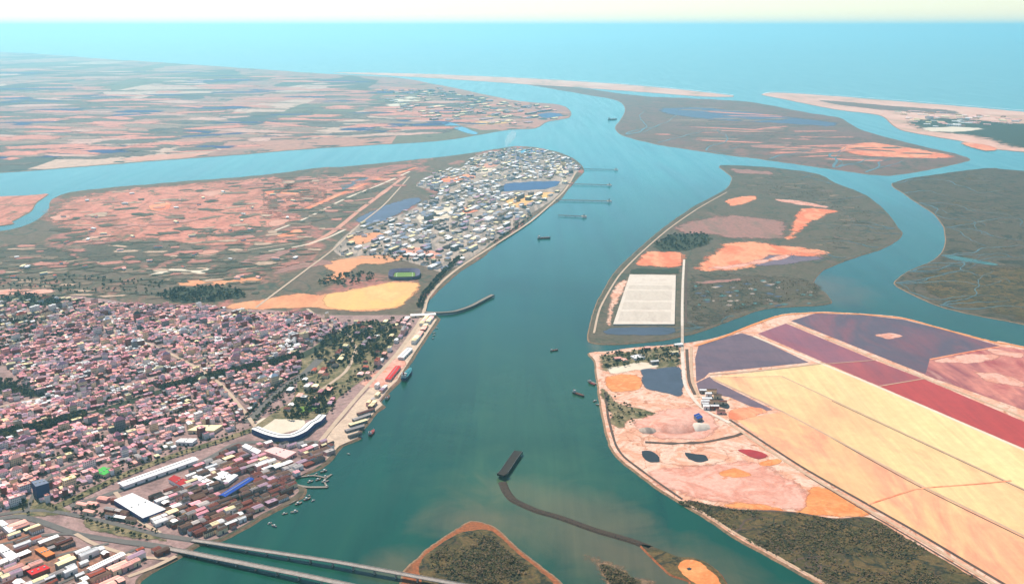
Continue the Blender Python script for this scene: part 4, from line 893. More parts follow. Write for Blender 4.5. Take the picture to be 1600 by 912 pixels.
def size_word(b):
    if b["kind"] == "warehouse":
        return "long" if b["w"] > 34 else "broad" if b["w"] > 24 else "small"
    if b["kind"] == "house":
        return "wide" if b["w"] > 13 else "narrow" if b["w"] < 10 else "squat" if b["h"] < 6 else "plain"
    return "tall" if b["h"] > 14 else "mid height" if b["h"] > 11 else "low"
RN = {"rose": "rose pink", "rust": "rust brown", "dark": "dark grey"}
for b in BUILDS:
    px, py, f = Q((b["x"], b["y"], b["z"])); b["f"] = f
    b["vis"] = -40 < px < 1640 and py < 925
    b["key"] = (b["w"] * .5 * b["d"] + b["h"] * b["w"]) / f ** 2
BUILDS = [b for b in BUILDS if b["vis"]]
LIMIT = {"house": 300, "apartment_building": 300, "warehouse": 300}
LAB = {"house": [], "apartment_building": [], "warehouse": []}
stuff = {}
for kind in LIMIT:
    bs = sorted((b for b in BUILDS if b["kind"] == kind), key=lambda b: -b["key"])
    chosen, rest = bs[:LIMIT[kind]], bs[LIMIT[kind]:]
    for b in chosen:
        s = (b["w"], b["d"], b["h"])
        style = "gable" if kind == "house" and b["r"] < .55 else "hip" if kind == "house" and b["r"] < .85 else "flat" if kind == "apartment_building" or kind == "house" else "low"
        if kind == "apartment_building" and b["r"] < .3: style = "hip"
        tw, tr = {"gable": (TWG, TRG), "hip": (TB, TRH), "flat": (TB, TRF), "low": (TWL, TRL)}[style]
        wm = (WALL if kind != "warehouse" else PWALL)[b["wall"]]
        o = bpy.data.objects.new(kind, tmesh("wall_" + style, tw, wm)); COL.objects.link(o)
        o.location = (b["x"], b["y"], b["z"]); o.rotation_euler = (0, 0, b["a"]); o.scale = s
        o["category"] = {"house": "house", "apartment_building": "apartment building", "warehouse": "warehouse"}[kind]
        o["group"] = {"house": "houses of the riverside city", "apartment_building": "apartment blocks of the riverside city", "warehouse": "sheds and warehouses by the river"}[kind]
        c = bpy.data.objects.new("roof", tmesh("roof_" + style, tr, ROOF[b["roof"]])); COL.objects.link(c); c.parent = o
        if kind == "warehouse" and b["f"] < 3000:
            for nm, key, t, m in (("door", "door", MB().box(.0, -.505, .0, .16, .01, .62), M_DOOR), ):
                e = bpy.data.objects.new(nm, tmesh(key, t, m)); COL.objects.link(e); e.parent = o
            if b["r"] < .5:
                e = bpy.data.objects.new("skylight", tmesh("skylight", MB().box(0, 0, 1.2, .8, .08, .06), M_GLASS)); COL.objects.link(e); e.parent = o
        near = min((q for q in chosen if q is not b), key=lambda q: (q["x"] - b["x"]) ** 2 + (q["y"] - b["y"]) ** 2)
        nn = {"house": "house", "apartment_building": "block", "warehouse": "shed"}[kind]
        lab = f"{size_word(b)} {b['wall']} {nn}, {RN.get(b['roof'], b['roof'])} {style if style != 'low' else 'shallow'} roof, {where(b['x'], b['y'], b['z'])}"
        b["o"] = o; LAB[kind].append((o, lab, b["f"]))
    for b in rest:
        st = stuff.setdefault(kind, (MB(), {}))
        m, ids = st
        tw, tr = {"house": (TWG, TRG) if b["r"] < .6 else (TB, TRH), "apartment_building": (TB, TRF), "warehouse": (TWL, TRL)}[kind]
        M = Matrix.Translation((b["x"], b["y"], b["z"])) @ Matrix.Rotation(b["a"], 4, "Z") @ Matrix.Diagonal((b["w"], b["d"], b["h"], 1))
        for t, mat in ((tw, PWALL[b["wall"]]), (tr, ROOF[b["roof"]])):
            i = ids.setdefault(mat, len(ids)); m.add(t, M, i)
    finish(LAB[kind])
for kind, (m, ids) in stuff.items():
    o = m.build({"house": "house_mass", "apartment_building": "apartment_mass", "warehouse": "warehouse_mass"}[kind], list(ids)); o["kind"] = "stuff"
print("buildings", len(BUILDS), {k: sum(b["kind"] == k for b in BUILDS) for k in LIMIT})

# ------------------------------------------------------------------ trees
def crown_mesh(seed, slim=1.0):
    r = random.Random(seed); m = MB()
    lobes = [(0, 0, .58, .36)] + [(r.uniform(-.26, .26), r.uniform(-.26, .26), r.uniform(.42, .82), r.uniform(.16, .28)) for _ in range(6)]
    for _ in range(150):
        lx, ly, lz, lr = r.choice(lobes)
        d = Vector((r.gauss(0, 1), r.gauss(0, 1), r.gauss(0, 1))).normalized() * lr * r.uniform(.75, 1.05)
        c = Vector((lx, ly, lz)) + d; c.x *= slim; c.y *= slim
        nrm = (d.normalized() + Vector((r.gauss(0, .5), r.gauss(0, .5), r.gauss(0, .5)))).normalized()
        t = nrm.orthogonal().normalized(); b = nrm.cross(t); s = r.uniform(.06, .12)
        k = len(m.v); m.v += [tuple(c + t * s), tuple(c + b * s * .8), tuple(c - t * s), tuple(c - b * s * .8)]
        m.f.append((k, k + 1, k + 2, k + 3)); m.mi.append(0)
    return m
def leafmat(name, c):
    q = NT(name); f = q.noise(q.coord((4, 4, 4)), 3, .6).outputs["Fac"]
    q.base(q.mix(c, q.ramp(f, [(.3, (.6, .65, .6, 1)), (.7, (1.45, 1.35, 1.2, 1))]), 1.0, "MULTIPLY")); return q.m
LEAF = {"dark green": leafmat("leaves_dark", (.030, .048, .030, 1)), "olive green": leafmat("leaves_olive", (.095, .100, .036, 1)), "blue green": leafmat("leaves_blue", (.035, .058, .052, 1))}
CR = [crown_mesh(s, sl) for s, sl in ((1, 1), (2, 1.1), (3, .8), (4, 1.0))]
TK = MB(); TK.cyl(0, 0, 0, .045, .45, 7, 0, .025); 
for a_ in (0, 2.1, 4.2):
    M_ = Matrix.Translation((0, 0, .38)) @ Matrix.Rotation(a_, 4, "Z") @ Matrix.Rotation(.6, 4, "Y"); l_ = MB(); l_.cyl(0, 0, 0, .02, .25, 5, 0, .008); TK.add(l_, M_)
def grove(px, n, hr_, seed, where_=None, kind=None):
    r = random.Random(seed); poly = [tuple(P(x, max(y, 60), LZ)[:2]) for x, y in px]
    xs = [p[0] for p in poly]; ys = [p[1] for p in poly]; k = t = 0
    while k < n and t < n * 40:
        t += 1; p = (r.uniform(min(xs), max(xs)), r.uniform(min(ys), max(ys)))
        if inside(p, poly) and not any(inside(p, q) for q in KEEP[1:14]): TREES.append((p[0], p[1], r.uniform(*hr_), kind)); k += 1
def along(px, gap, off, hr_, seed):
    r = random.Random(seed); c = [P(x, y, LZ) for x, y in crom(px, 5, False)]
    acc = 0
    for i in range(len(c) - 1):
        d = c[i + 1] - c[i]; L = d.length; nr = Vector((-d.y, d.x, 0)).normalized(); acc += L
        while acc > gap:
            acc -= gap
            for o_ in off:
                p = c[i] + d * r.random() + nr * (o_ + r.uniform(-1.5, 1.5)); TREES.append((p.x, p.y, r.uniform(*hr_), None))
along([(-60, 700), (0, 682), (70, 666), (140, 648)], 9, (-14, -8, -2, 4, 10, 15), (11, 16), 1)
along([(140, 648), (250, 612)], 26, (-10, 10), (8, 12), 22)
along([(250, 612), (330, 590), (400, 574), (470, 556)], 9, (-13, -6, 2, 9, 14), (10, 15), 2)
along([(75, 797), (130, 772), (186, 745), (260, 715), (350, 686), (400, 668)], 15, (-11, 12), (6, 10), 3)
along([(388, 660), (420, 626), (450, 600), (476, 584)], 10, (-14, 14), (9, 13), 4)
along([(655, 482), (664, 462), (690, 430), (720, 402)], 8, (-6, 6), (10, 15), 5)
along([(130, 800), (160, 815), (200, 826), (240, 838)], 14, (-14, 14), (6, 9), 6)
along([(770, 380), (800, 360), (830, 338)], 14, (-8,), (10, 14), 7)
grove([(-40, 592), (0, 594), (60, 604), (90, 612), (60, 622), (0, 616), (-40, 612)], 90, (10, 15), 11)
grove([(480, 560), (520, 522), (570, 504), (610, 508), (622, 516), (600, 556), (540, 575)], 330, (9, 16), 12)
grove([(440, 660), (470, 620), (530, 600), (520, 625), (500, 650)], 120, (8, 13), 13)
grove([(240, 462), (270, 452), (330, 446), (375, 452), (385, 464), (330, 472), (280, 474)], 240, (9, 14), 14)
grove([(0, 464), (40, 460), (95, 466), (110, 476), (60, 478), (0, 476)], 110, (9, 14), 15)
grove([(495, 440), (520, 428), (560, 426), (585, 430), (585, 440), (540, 446), (500, 448)], 90, (10, 15), 16)
grove([(1020, 382), (1050, 366), (1100, 364), (1115, 376), (1078, 392), (1030, 392)], 160, (9, 14), 17)
grove([(940, 556), (958, 552), (1000, 547), (1062, 542), (1062, 566), (1000, 568), (970, 574), (944, 578)], 150, (6, 11), 18)
grove([(940, 608), (956, 618), (992, 638), (1022, 646), (980, 664), (955, 662)], 60, (5, 9), 19)
grove([(540, 304), (600, 296), (640, 300), (600, 310), (560, 312)], 30, (9, 13), 20)
grove([(0, 440), (100, 430), (260, 440), (240, 460), (100, 458), (0, 456)], 150, (7, 12), 21)
grove([(1420, 190), (1600, 196), (1600, 232), (1540, 225), (1500, 210)], 160, (8, 13), 22)
grove([(560, 396), (660, 400), (690, 410), (600, 408)], 50, (9, 13), 23)
grove([(0, 500), (60, 496), (100, 520), (60, 545), (0, 550)], 120, (8, 13), 25)
along([(0, 742), (80, 718), (150, 692), (230, 664), (330, 632)], 11, (-7, 7), (8, 12), 8)
along([(250, 606), (300, 596), (360, 584), (420, 572)], 8, (-6, 0, 6), (10, 14), 9)
grove([(30, 786), (56, 782), (86, 790), (80, 800), (40, 806)], 14, (5, 8), 24)
TS = []
for x, y, h, k in TREES:
    px, py, f = Q((x, y, LZ))
    if -30 < px < 1630 and py < 922: TS.append((h * h / f ** 2, x, y, h, f, px, py))
TS.sort(reverse=True)
names = list(LEAF); rt = random.Random(9); labs = []; mass = MB(); mass_t = MB()
CRM = {}
for i, (k_, x, y, h, f, px, py) in enumerate(TS):
    z = LZ + .3; c_ = rt.choice((0, 0, 1, 1, 2)); j = rt.randrange(4); wd = rt.uniform(.75, 1.15)
    if px > 900 and py < 540: z = 2.7
    if i < 300:
        o = empty("tree", (x, y, z), rt.uniform(0, 6)); o.scale = (h * wd, h * wd, h)
        t = bpy.data.objects.new("trunk", tmesh("trunk", TK, M_TRUNK)); COL.objects.link(t); t.parent = o
        c = bpy.data.objects.new("crown", tmesh(f"crown{j}", CR[j], LEAF[names[c_]])); COL.objects.link(c); c.parent = o
        o["category"] = "tree"; o["group"] = "trees of the riverside city"
        sh = "tall" if h > 12 else "mid sized" if h > 9 else "low"
        labs.append((o, f"{sh} {'broad' if wd > 1 else 'slender' if wd < .85 else 'round'} {names[c_]} tree {where(x, y, z)}", f))
    elif i < 4500:
        m = CR[j]; M = Matrix.Translation((x, y, z)) @ Matrix.Rotation(rt.uniform(0, 6), 4, "Z") @ Matrix.Diagonal((h * wd, h * wd, h, 1))
        lo = MB(); q_ = range(0, len(m.f), 3)
        for fi in q_:
            b = len(lo.v); f4 = [Vector(m.v[v]) for v in m.f[fi]]; cc = sum(f4, Vector()) / 4
            lo.v += [tuple(cc + (v - cc) * 1.7) for v in f4]; lo.f.append((b, b + 1, b + 2, b + 3)); lo.mi.append(c_)
        mass.add(lo, M, None)
finish(labs)
o = mass.build("distant_woods", [LEAF[k] for k in names]); o["kind"] = "stuff"
print("trees", len(TS))

# low shrubs on the marshes
def shrubs(name, polys, n, hr_, z, mats, seed):
    r = random.Random(seed); m = MB()
    for px, share in polys:
        poly = [tuple(P(x, y, z)[:2]) for x, y in px]; xs = [p[0] for p in poly]; ys = [p[1] for p in poly]; k = t = 0
        while k < n * share and t < n * 20:
            t += 1; x, y = r.uniform(min(xs), max(xs)), r.uniform(min(ys), max(ys))
            if not inside((x, y), poly) or noise.noise(Vector((x * .012, y * .012, seed))) + .5 * noise.noise(Vector((x * .04, y * .04, 3))) < r.uniform(-.35, .45): continue
            k += 1; h = r.uniform(*hr_); w = h * r.uniform(.8, 1.6); mi = r.randrange(len(mats))
            for _ in range(5):
                c = Vector((x + r.gauss(0, w * .4), y + r.gauss(0, w * .4), z + h * r.uniform(.35, .9)))
                nr = Vector((r.gauss(0, .6), r.gauss(0, .6), 1)).normalized(); t1 = nr.orthogonal().normalized(); t2 = nr.cross(t1); s = w * r.uniform(.3, .6)
                b = len(m.v); m.v += [tuple(c + t1 * s), tuple(c + t2 * s), tuple(c - t1 * s), tuple(c - t2 * s)]; m.f.append((b, b + 1, b + 2, b + 3)); m.mi.append(mi)
    o = m.build(name, mats); o["kind"] = "stuff"
shrubs("shrubbery", [(MARSH_BR, .5), ([(672, 868), (700, 848), (738, 833), (768, 838), (800, 866), (835, 894), (862, 920), (680, 920)], .2), ([(935, 882), (959, 886), (985, 900), (1005, 912), (960, 920)], .05),
       ([(1150, 290), (1260, 280), (1340, 315), (1390, 350), (1370, 380), (1300, 385), (1310, 330), (1180, 300)], .15), ([(1080, 445), (1180, 436), (1280, 440), (1270, 465), (1180, 478), (1080, 505)], .1)],
       9000, (1.2, 3.0), LZ, [leafmat("scrub_olive", (.125, .098, .046, 1)), leafmat("scrub_green", (.075, .076, .036, 1)), leafmat("scrub_brown", (.15, .105, .066, 1))], 4)

# ------------------------------------------------------------------ single buildings
def slab(px, h, roofm, wallm, name, cat, label, z=LZ + .32, over=.6, extra=None):
    """a flat roofed hall whose roof corners stand at these pixels"""
    top = [P(x, y, z + h) for x, y in px]; c = sum(top, Vector()) / len(top)
    loc = Vector((c.x, c.y, z)); m = MB(); m.quad_prism([(p.x - c.x, p.y - c.y) for p in top], 0, h)
    o = m.build(name, wallm); o.location = loc
    q = [(p - c) for p in top]; f = 1 + over / max(5, max(v.length for v in q))
    rm = MB(); rm.quad_prism([(v.x * f, v.y * f) for v in q], h + .003, h + .7); rm.build("roof", roofm, o)
    tag(o, label, cat)
    # doors and roof vents
    i = max(range(len(q)), key=lambda k: -(q[k].y + q[(k + 1) % len(q)].y)); a, b = q[i], q[(i + 1) % len(q)]; d = b - a
    for t in (.25, .5, .75):
        p = a + d * t; dm = MB(); dm.box(p.x, p.y, 0, min(5, d.length * .12), .4, min(4.2, h * .7), math.atan2(d.y, d.x)); dm.build("door", M_DOOR, o)
    for k in range(3):
        t = (k + .5) / 3; p = (q[0] * (1 - t) + q[1] * t) * .5 + (q[3 % len(q)] * (1 - t) + q[2] * t) * .5; vm = MB(); vm.box(p.x, p.y, h + .7, 3, 3, 1.3); vm.build("roof_vent", M_METAL, o)
    return o
def long_shed(a, b, w, h, roofm, wallm, name, cat, label, z=LZ + .32, flat=False, doors=4):
    A, B = P(*a, z + h), P(*b, z + h); c = (A + B) / 2; d = B - A; L = d.length
    o = bpy.data.objects.new(name, tmesh("wall_shed", TWL, wallm)); COL.objects.link(o); o.location = (c.x, c.y, z); o.rotation_euler = (0, 0, math.atan2(d.y, d.x)); o.scale = (L, w, h)
    r = bpy.data.objects.new("roof", tmesh("roof_shed", TRL, roofm)); COL.objects.link(r); r.parent = o
    for k in range(doors):
        e = MB().box(-.42 + .84 * (k + .5) / doors, -.508, 0, min(.06, 5 / L), .012, .6).build("door", M_DOOR, o)
    e = MB().box(0, 0, 1.2, .9, .1, .1).build("ridge_vent", M_METAL, o)
    tag(o, label, cat); return o
PW = PWALL
bright = roof_mat("roof_bright_white", (.86, .86, .86, 1)); blue_glass_or_shade = plain("blue_cladding_or_shade", S(52, 74, 130), .4)
long_shed((190, 756), (304, 716), 23, 9, bright, PW["white"], "long_shed", "warehouse", "very long white roofed shed running along the avenue behind the port", doors=6)
slab([(178, 781), (207, 770), (259, 795), (223, 809)], 10, bright, blue_glass_or_shade, "warehouse", "warehouse", "broad flat white roofed warehouse, walls painted as blue shade, by the bridge ramps")  # its walls carry the blue of a shaded facade as their colour
slab([(148, 737), (161, 729), (178, 733), (163, 742)], 8, roof_mat("roof_bright_green", S(84, 186, 88)), PW["cream"], "sports_hall", "hall", "small hall with bright green roof among the pink rows")
slab([(263, 748), (272, 742), (298, 752), (286, 761)], 8, ROOF["red"], PW["white"], "warehouse", "warehouse", "warehouse with vivid red flat roof beside the long white shed")
long_shed((348, 774), (392, 747), 16, 8, ROOF["blue"], PW["grey"], "warehouse", "warehouse", "long bright blue roofed shed in the rust coloured port yards")
slab([(49, 752), (68, 748), (76, 754), (56, 760)], 30, ROOF["slate"], plain("tower_blue", S(46, 70, 116), .5), "tower_block", "tower block", "dark blue tower block rising near the roundabout")
long_shed((140, 889), (192, 864), 15, 8, bright, PW["white"], "warehouse", "warehouse", "long narrow white shed beside the river bank below the bridges")
slab([(-6, 814), (4, 812), (25, 827), (14, 832)], 8, bright, PW["white"], "warehouse", "warehouse", "white roofed shed at the picture edge beside the lower bridge road")
slab([(-10, 852), (4, 850), (30, 868), (16, 876)], 8, bright, PW["white"], "warehouse", "warehouse", "large white shed in the bottom corner among orange roofs")
slab([(54, 858), (68, 854), (86, 864), (72, 870)], 7, ROOF["orange"], PW["brick"], "warehouse", "warehouse", "orange flat roofed warehouse between white sheds in the bottom corner")
slab([(42, 892), (70, 882), (78, 887), (50, 898)], 7, ROOF["red"], PW["brick"], "warehouse", "warehouse", "red flat roofed warehouse near the bottom edge among orange yards")
slab([(378, 697), (384, 693), (408, 704), (402, 709)], 7, bright, PW["white"], "warehouse", "warehouse", "small clean white roofed shed by the dock gate")
slab([(412, 704), (430, 698), (463, 706), (446, 716)], 8, ROOF["pink"], PW["pink"], "market_hall", "hall", "pale pink roofed hall just below the curved white hall")
slab([(293, 672), (310, 664), (348, 664), (334, 673)], 8, ROOF["cream"], PW["cream"], "school", "school", "wide cream flat roofed building inland of the long white shed's far end")
slab([(274, 690), (282, 685), (308, 685), (300, 691)], 8, bright, PW["white"], "school", "school", "small white flat roofed building just nearer than the wide cream one")
slab([(330, 745), (345, 735), (372, 742), (356, 754)], 7, ROOF["white"], PW["white"], "warehouse", "warehouse", "pale flat roofed shed just behind the bright blue shed")
slab([(300, 745), (308, 741), (336, 753), (326, 758)], 7, bright, PW["white"], "warehouse", "warehouse", "white flat roofed shed between red roofed warehouse and blue shed")
slab([(60, 660), (120, 652), (134, 660), (70, 668)][0:0] or [(112, 664), (124, 660), (136, 668), (124, 674)], 9, ROOF["rose"], PW["pink"], "church", "church", "large rose roofed hall standing just nearer than the tree lined avenue")
slab([(1084, 648), (1092, 645), (1098, 651), (1090, 655)], 9, ROOF["blue"], PW["grey"], "salt_store", "warehouse", "small blue roofed store beside the white salt heap", z=LZ + .8)
slab([(985, 556), (1000, 553), (1008, 557), (992, 560)], 6, bright, PW["white"], "depot", "depot", "white roofed depot among trees at the island's channel edge", z=LZ + .6)

# curved white hall on the waterfront
h_ = 12; z_ = LZ + .5
cl = crom([(398, 668), (418, 676), (438, 681), (456, 680), (474, 672), (486, 661), (496, 656), (504, 648)], 6, False)
cg = [P(x, y, z_ + h_) for x, y in cl]; c0 = sum(cg, Vector()) / len(cg)
def strip(pts, w0, z0, z1):
    m = MB(); L, Rr = [], []
    for i, p in enumerate(pts):
        t = pts[min(i + 1, len(pts) - 1)] - pts[max(i - 1, 0)]; t.z = 0; t.normalize(); nr = Vector((-t.y, t.x, 0)); L.append(p + nr * w0 * .5 - c0); Rr.append(p - nr * w0 * .5 - c0)
    k = len(pts)
    m.v = [(p.x, p.y, z1) for p in L] + [(p.x, p.y, z1) for p in Rr] + [(p.x, p.y, z0) for p in L] + [(p.x, p.y, z0) for p in Rr]
    for i in range(k - 1):
        m.f += [(k + i, k + i + 1, i + 1, i), (3 * k + i, 3 * k + i + 1, k + i + 1, k + i), (i, i + 1, 2 * k + i + 1, 2 * k + i)]
    m.f += [(0, 2 * k, 3 * k, k), (k - 1, 2 * k - 1, 4 * k - 1, 3 * k - 1)]; m.mi = [0] * len(m.f); return m
o = strip(cg, 19, 0, h_).build("curved_hall", blue_glass_or_shade); o.location = (c0.x, c0.y, z_)
strip(cg, 20, h_ + .01, h_ + 1.2).build("roof", bright, o)
strip([p + Vector((0, 1.5, 0)) for p in cg], 3, h_ + 1.21, h_ + 2.4).build("ridge_vent", M_METAL, o)
tag(o, "long curved white roofed hall with dark blue walls on the waterfront plaza", "hall")
# striped quay sheds
for i, ((a, b), c_) in enumerate(zip((((545, 681), (564, 675)), ((540, 672), (568, 664)), ((546, 663), (572, 655)), ((552, 655), (578, 646)), ((559, 646), (584, 638))), ("dark", "grey", "cream", "grey", "rust"))):
    long_shed(a, b, 11, 6, ROOF[c_], PW["grey"], "quay_shed", "warehouse", f"{('nearest', 'second', 'middle', 'fourth', 'farthest')[i]} of five parallel quay sheds, {RN.get(c_, c_)} roof, edge on to the river", doors=3)
long_shed((642, 492), (680, 490), 22, 7, bright, PW["cream"], "quay_shed", "warehouse", "white roofed shed at the far quay end beside the curved pier")
long_shed((626, 558), (640, 544), 18, 8, bright, PW["white"], "quay_shed", "warehouse", "white roofed quay shed just beyond the navy blue ship")
long_shed((606, 592), (622, 572), 16, 7, ROOF["red"], PW["pink"], "quay_shed", "warehouse", "pink red roofed quay shed standing beside the navy blue ship")

# stadium: green pitch inside a ring of stands
zz = LZ + 1.0; sc0 = P(632, 430, zz)
o = empty("football_stadium", sc0, R(4))
def ring(rx, ry, wi, z0, z1, n=40):
    m = MB()
    for k, (a, z) in enumerate(((0, z0), (0, z0 + 1.5), (wi, z1), (wi + 1, z1), (wi + 1, z0))):
        m.v += [(math.copysign(abs(math.cos(6.2832 * i / n)) ** .55, math.cos(6.2832 * i / n)) * (rx + a), math.copysign(abs(math.sin(6.2832 * i / n)) ** .55, math.sin(6.2832 * i / n)) * (ry + a), z) for i in range(n)]
    for k in range(4):
        for i in range(n):
            j = (i + 1) % n; m.f.append((k * n + i, k * n + j, (k + 1) * n + j, (k + 1) * n + i)); m.mi.append(0)
    return m
ring(44, 54, 17, 0, 12).build("stand", plain("stand_seats", S(96, 92, 120), .8), o)
pm = MB(); pm.box(0, 0, 0.02, 80, 96, .1); pm.build("pitch", G["grass"], o)
ln = MB()
for cx, cy_, lx, ly in ((0, 44, 62, .8), (0, -44, 62, .8), (-31, 0, .8, 88), (31, 0, .8, 88), (0, 0, 62, .8)): ln.box(cx, cy_, .15, lx, ly, .03 + .004 * (lx > 10))
ln.build("pitch_marking", plain("white_line", (.8, .8, .8, 1)), o)
tag(o, "football stadium with grey stands round a bright green pitch beyond the sand", "stadium")

# storage tanks
rt2 = random.Random(21); tl = []; tc_ = 0
TKB, TKR = MB(), MB(); TKB.cyl(0, 0, 0, .5, 1, 20); TKR.cyl(0, 0, 1.004, .505, .12, 20, 0, .05)
def clear_of(x, y, rad):
    return all((b["x"] - x) ** 2 + (b["y"] - y) ** 2 > (rad + max(b["w"], b["d"]) * .6) ** 2 for b in BUILDS if abs(b["x"] - x) < 120 and abs(b["y"] - y) < 120)
spots_ = []
for ax, ay, n_, rr_, col_ in ((770, 300, 16, (22, 34), "white"), (700, 350, 12, (16, 26), "grey"), (640, 366, 14, (14, 26), "white"), (850, 266, 14, (20, 36), "white"), (740, 372, 10, (14, 22), "cream"), (800, 330, 10, (16, 30), "white"), (690, 310, 8, (20, 30), "grey"), (820, 252, 10, (20, 34), "blue")):
    k = t = 0
    while k < n_ and t < 400:
        t += 1; px, py = ax + rt2.uniform(-34, 34), ay + rt2.uniform(-14, 14); p = P(px, py, LZ); d = rt2.uniform(*rr_)
        if not inside((px, py), INDUSTRY) or on_road(p, d / 2) or not clear_of(p.x, p.y, d / 2) or any((p - q).length < (d + e) / 2 + 4 for q, e in spots_) or any(inside(p, q) for q in KEEP): continue
        spots_.append((p, d)); k += 1; h = rt2.uniform(9, 16)
        o = bpy.data.objects.new("storage_tank", tmesh("tank_shell", TKB, PWALL["white" if col_ != "grey" else "grey"])); COL.objects.link(o); o.location = (p.x, p.y, LZ + .5); o.scale = (d, d, h)
        r = bpy.data.objects.new("roof", tmesh("tank_roof", TKR, ROOF[col_])); COL.objects.link(r); r.parent = o
        tag(o, None, "tank", "storage tanks of the shore refinery")
        tl.append((o, f"{'wide' if d > 26 else 'small' if d < 19 else 'mid sized'} {'tall' if h > 13 else 'squat'} tank, {col_} roof, {where(p.x, p.y, LZ)}", Q(p)[2]))
finish(tl)
# chimneys with steam at the headland works
for i, (px, py, h, lab) in enumerate(((792, 250, 70, "tall pale chimney smoking at the headland works"), (806, 246, 52, "shorter pale chimney beside the smoking one at the headland"), (735, 290, 60, "single striped chimney among white roofs of the shore refinery"))):
    p = P(px, py, LZ); o = MB().cyl(0, 0, 0, 3.6, h, 14, 0, 2.2).build("chimney", PWALL["white"]); o.location = (p.x, p.y, LZ + .5); MB().cyl(0, 0, h * .8, 2.75, h * .12, 14, 0, 2.5).build("band", ROOF["red"], o); tag(o, lab, "chimney")
sm = bpy.data.materials.new("steam"); sm.use_nodes = True; sm.node_tree.nodes.remove(sm.node_tree.nodes["Principled BSDF"])
v_ = sm.node_tree.nodes.new("ShaderNodeVolumePrincipled"); v_.inputs["Color"].default_value = (.95, .97, 1, 1); v_.inputs["Density"].default_value = .006
sm.node_tree.links.new(v_.outputs["Volume"], sm.node_tree.nodes["Material Output"].inputs["Volume"])
bm = bmesh.new(); rs = random.Random(3); pp = P(792, 250, LZ)
bmesh.ops.create_icosphere(bm, subdivisions=4, radius=1)
for v in bm.verts:
    t = (v.co.z + 1) / 2; k = .35 + .65 * t; q = v.co * (1 + .35 * noise.noise(v.co * 2.3) + .2 * noise.noise(v.co * 5))
    v.co = Vector((q.x * 48 * k + 60 * t - 10, q.y * 48 * k, 72 + (q.z + 1.25) * 62))
me = bpy.data.meshes.new("smoke"); bm.to_mesh(me); bm.free(); o = link("smoke", me, [sm]); o.location = pp; o["kind"] = "stuff"

# ------------------------------------------------------------------ salt heaps
def heap(px, py, rx, ry, h, mat, label, rot=0.0, z=LZ + .85, seed=0, name="salt_heap"):
    p = P(px, py, z); m = MB(); n_, k_ = 40, 10
    for j in range(k_ + 1):
        t = j / k_
        for i in range(n_):
            a = 6.2832 * i / n_; e = 1 + .16 * noise.noise(Vector((math.cos(a) * 1.6, math.sin(a) * 1.6, seed))); r_ = (1 - t)
            hh = h * (1 - (1 - t) ** 2.0) * (1 + .12 * noise.noise(Vector((math.cos(a) * 2 * r_, math.sin(a) * 2 * r_, seed + 4))))
            m.v.append((math.cos(a) * rx * e * r_, math.sin(a) * ry * e * r_, hh - .3 * (j == 0)))
    for j in range(k_):
        for i in range(n_):
            q = (i + 1) % n_; m.f.append((j * n_ + i, j * n_ + q, (j + 1) * n_ + q, (j + 1) * n_ + i)); m.mi.append(0)
    o = m.build(name, mat, None, True); o.location = p; o.rotation_euler = (0, 0, rot); tag(o, label, "heap"); return o
heap(1055, 664, 66, 52, 13, G["pinkflat"], "largest pale pink salt heap by the island plant", .2, seed=1)
heap(1092, 667, 30, 24, 9, G["white"], "bright white salt heap joined to the pink heap's river end", .3, seed=2)
heap(1012, 672, 22, 18, 6, G["greygravel"], "small grey heap at the shadowed end of the pink salt heap", 0, seed=3)

# ------------------------------------------------------------------ road bridges
def bridge(px, z0, z1, w, label, ext):
    c = [Vector(P(x, y, z0)) for x, y in px]; pts = [c[0]]
    for a, b in zip(c, c[1:]):
        m = max(1, int((b - a).length / 20)); pts += [a + (b - a) * (i + 1) / m for i in range(m)]
    d = (pts[-1] - pts[-2]).normalized(); pts += [pts[-1] + d * 20 * (i + 1) for i in range(ext)]
    n_ = len(pts); base = pts[0].copy(); base.z = 0
    o = empty("road_bridge", base); g = [p - base for p in pts]
    for i, p in enumerate(g): p.z = z0 + (z1 - z0) * min(1, i / 14)
    def sweep(name, prof, mat, parent=o):
        m = MB(); k = len(prof)
        for i, p in enumerate(g):
            t = g[min(i + 1, n_ - 1)] - g[max(i - 1, 0)]; t.z = 0; t.normalize(); nr = Vector((-t.y, t.x, 0))
            m.v += [(p.x + nr.x * a, p.y + nr.y * a, p.z + b) for a, b in prof]
        for i in range(n_ - 1):
            for j in range(k):
                q = (j + 1) % k; m.f.append((i * k + j, i * k + q, (i + 1) * k + q, (i + 1) * k + j)); m.mi.append(0)
        m.f += [tuple(range(k)), tuple(reversed(range((n_ - 1) * k, n_ * k)))]; m.mi += [0, 0]
        return m.build(name, mat, parent)
    h = w / 2; conc = plain("bridge_concrete", S(206, 192, 180), .85)
    sweep("deck", [(h, 0), (-h, 0), (-h, -.5), (-h * .55, -2.2), (h * .55, -2.2), (h, -.5)], conc)
    sweep("carriageway", [(h - 1.2, .06), (-h + 1.2, .06), (-h + 1.2, .01), (h - 1.2, .01)], plain("bridge_asphalt", S(160, 150, 142), .85))
    for s in (1, -1):
        sweep("parapet", [(s * h - .02, .01), (s * (h - .35), .01), (s * (h - .35), 1.1), (s * h - .02, 1.1)], conc)
    sweep("lane_line", [(.12, .07), (-.12, .07), (-.12, .065), (.12, .065)], plain("lane_paint", (.8, .8, .8, 1)))
    for i in range(1, n_, 2):
        p = g[i]; t = g[min(i + 1, n_ - 1)] - g[i - 1]; a = math.atan2(t.y, t.x)
        m = MB(); m.box(p.x, p.y, -3, 2.0, w * .55, p.z - 2.21 + 3, a); m.build("pier", conc, o)
    tag(o, label, "bridge", "road bridges over the river mouth"); return o
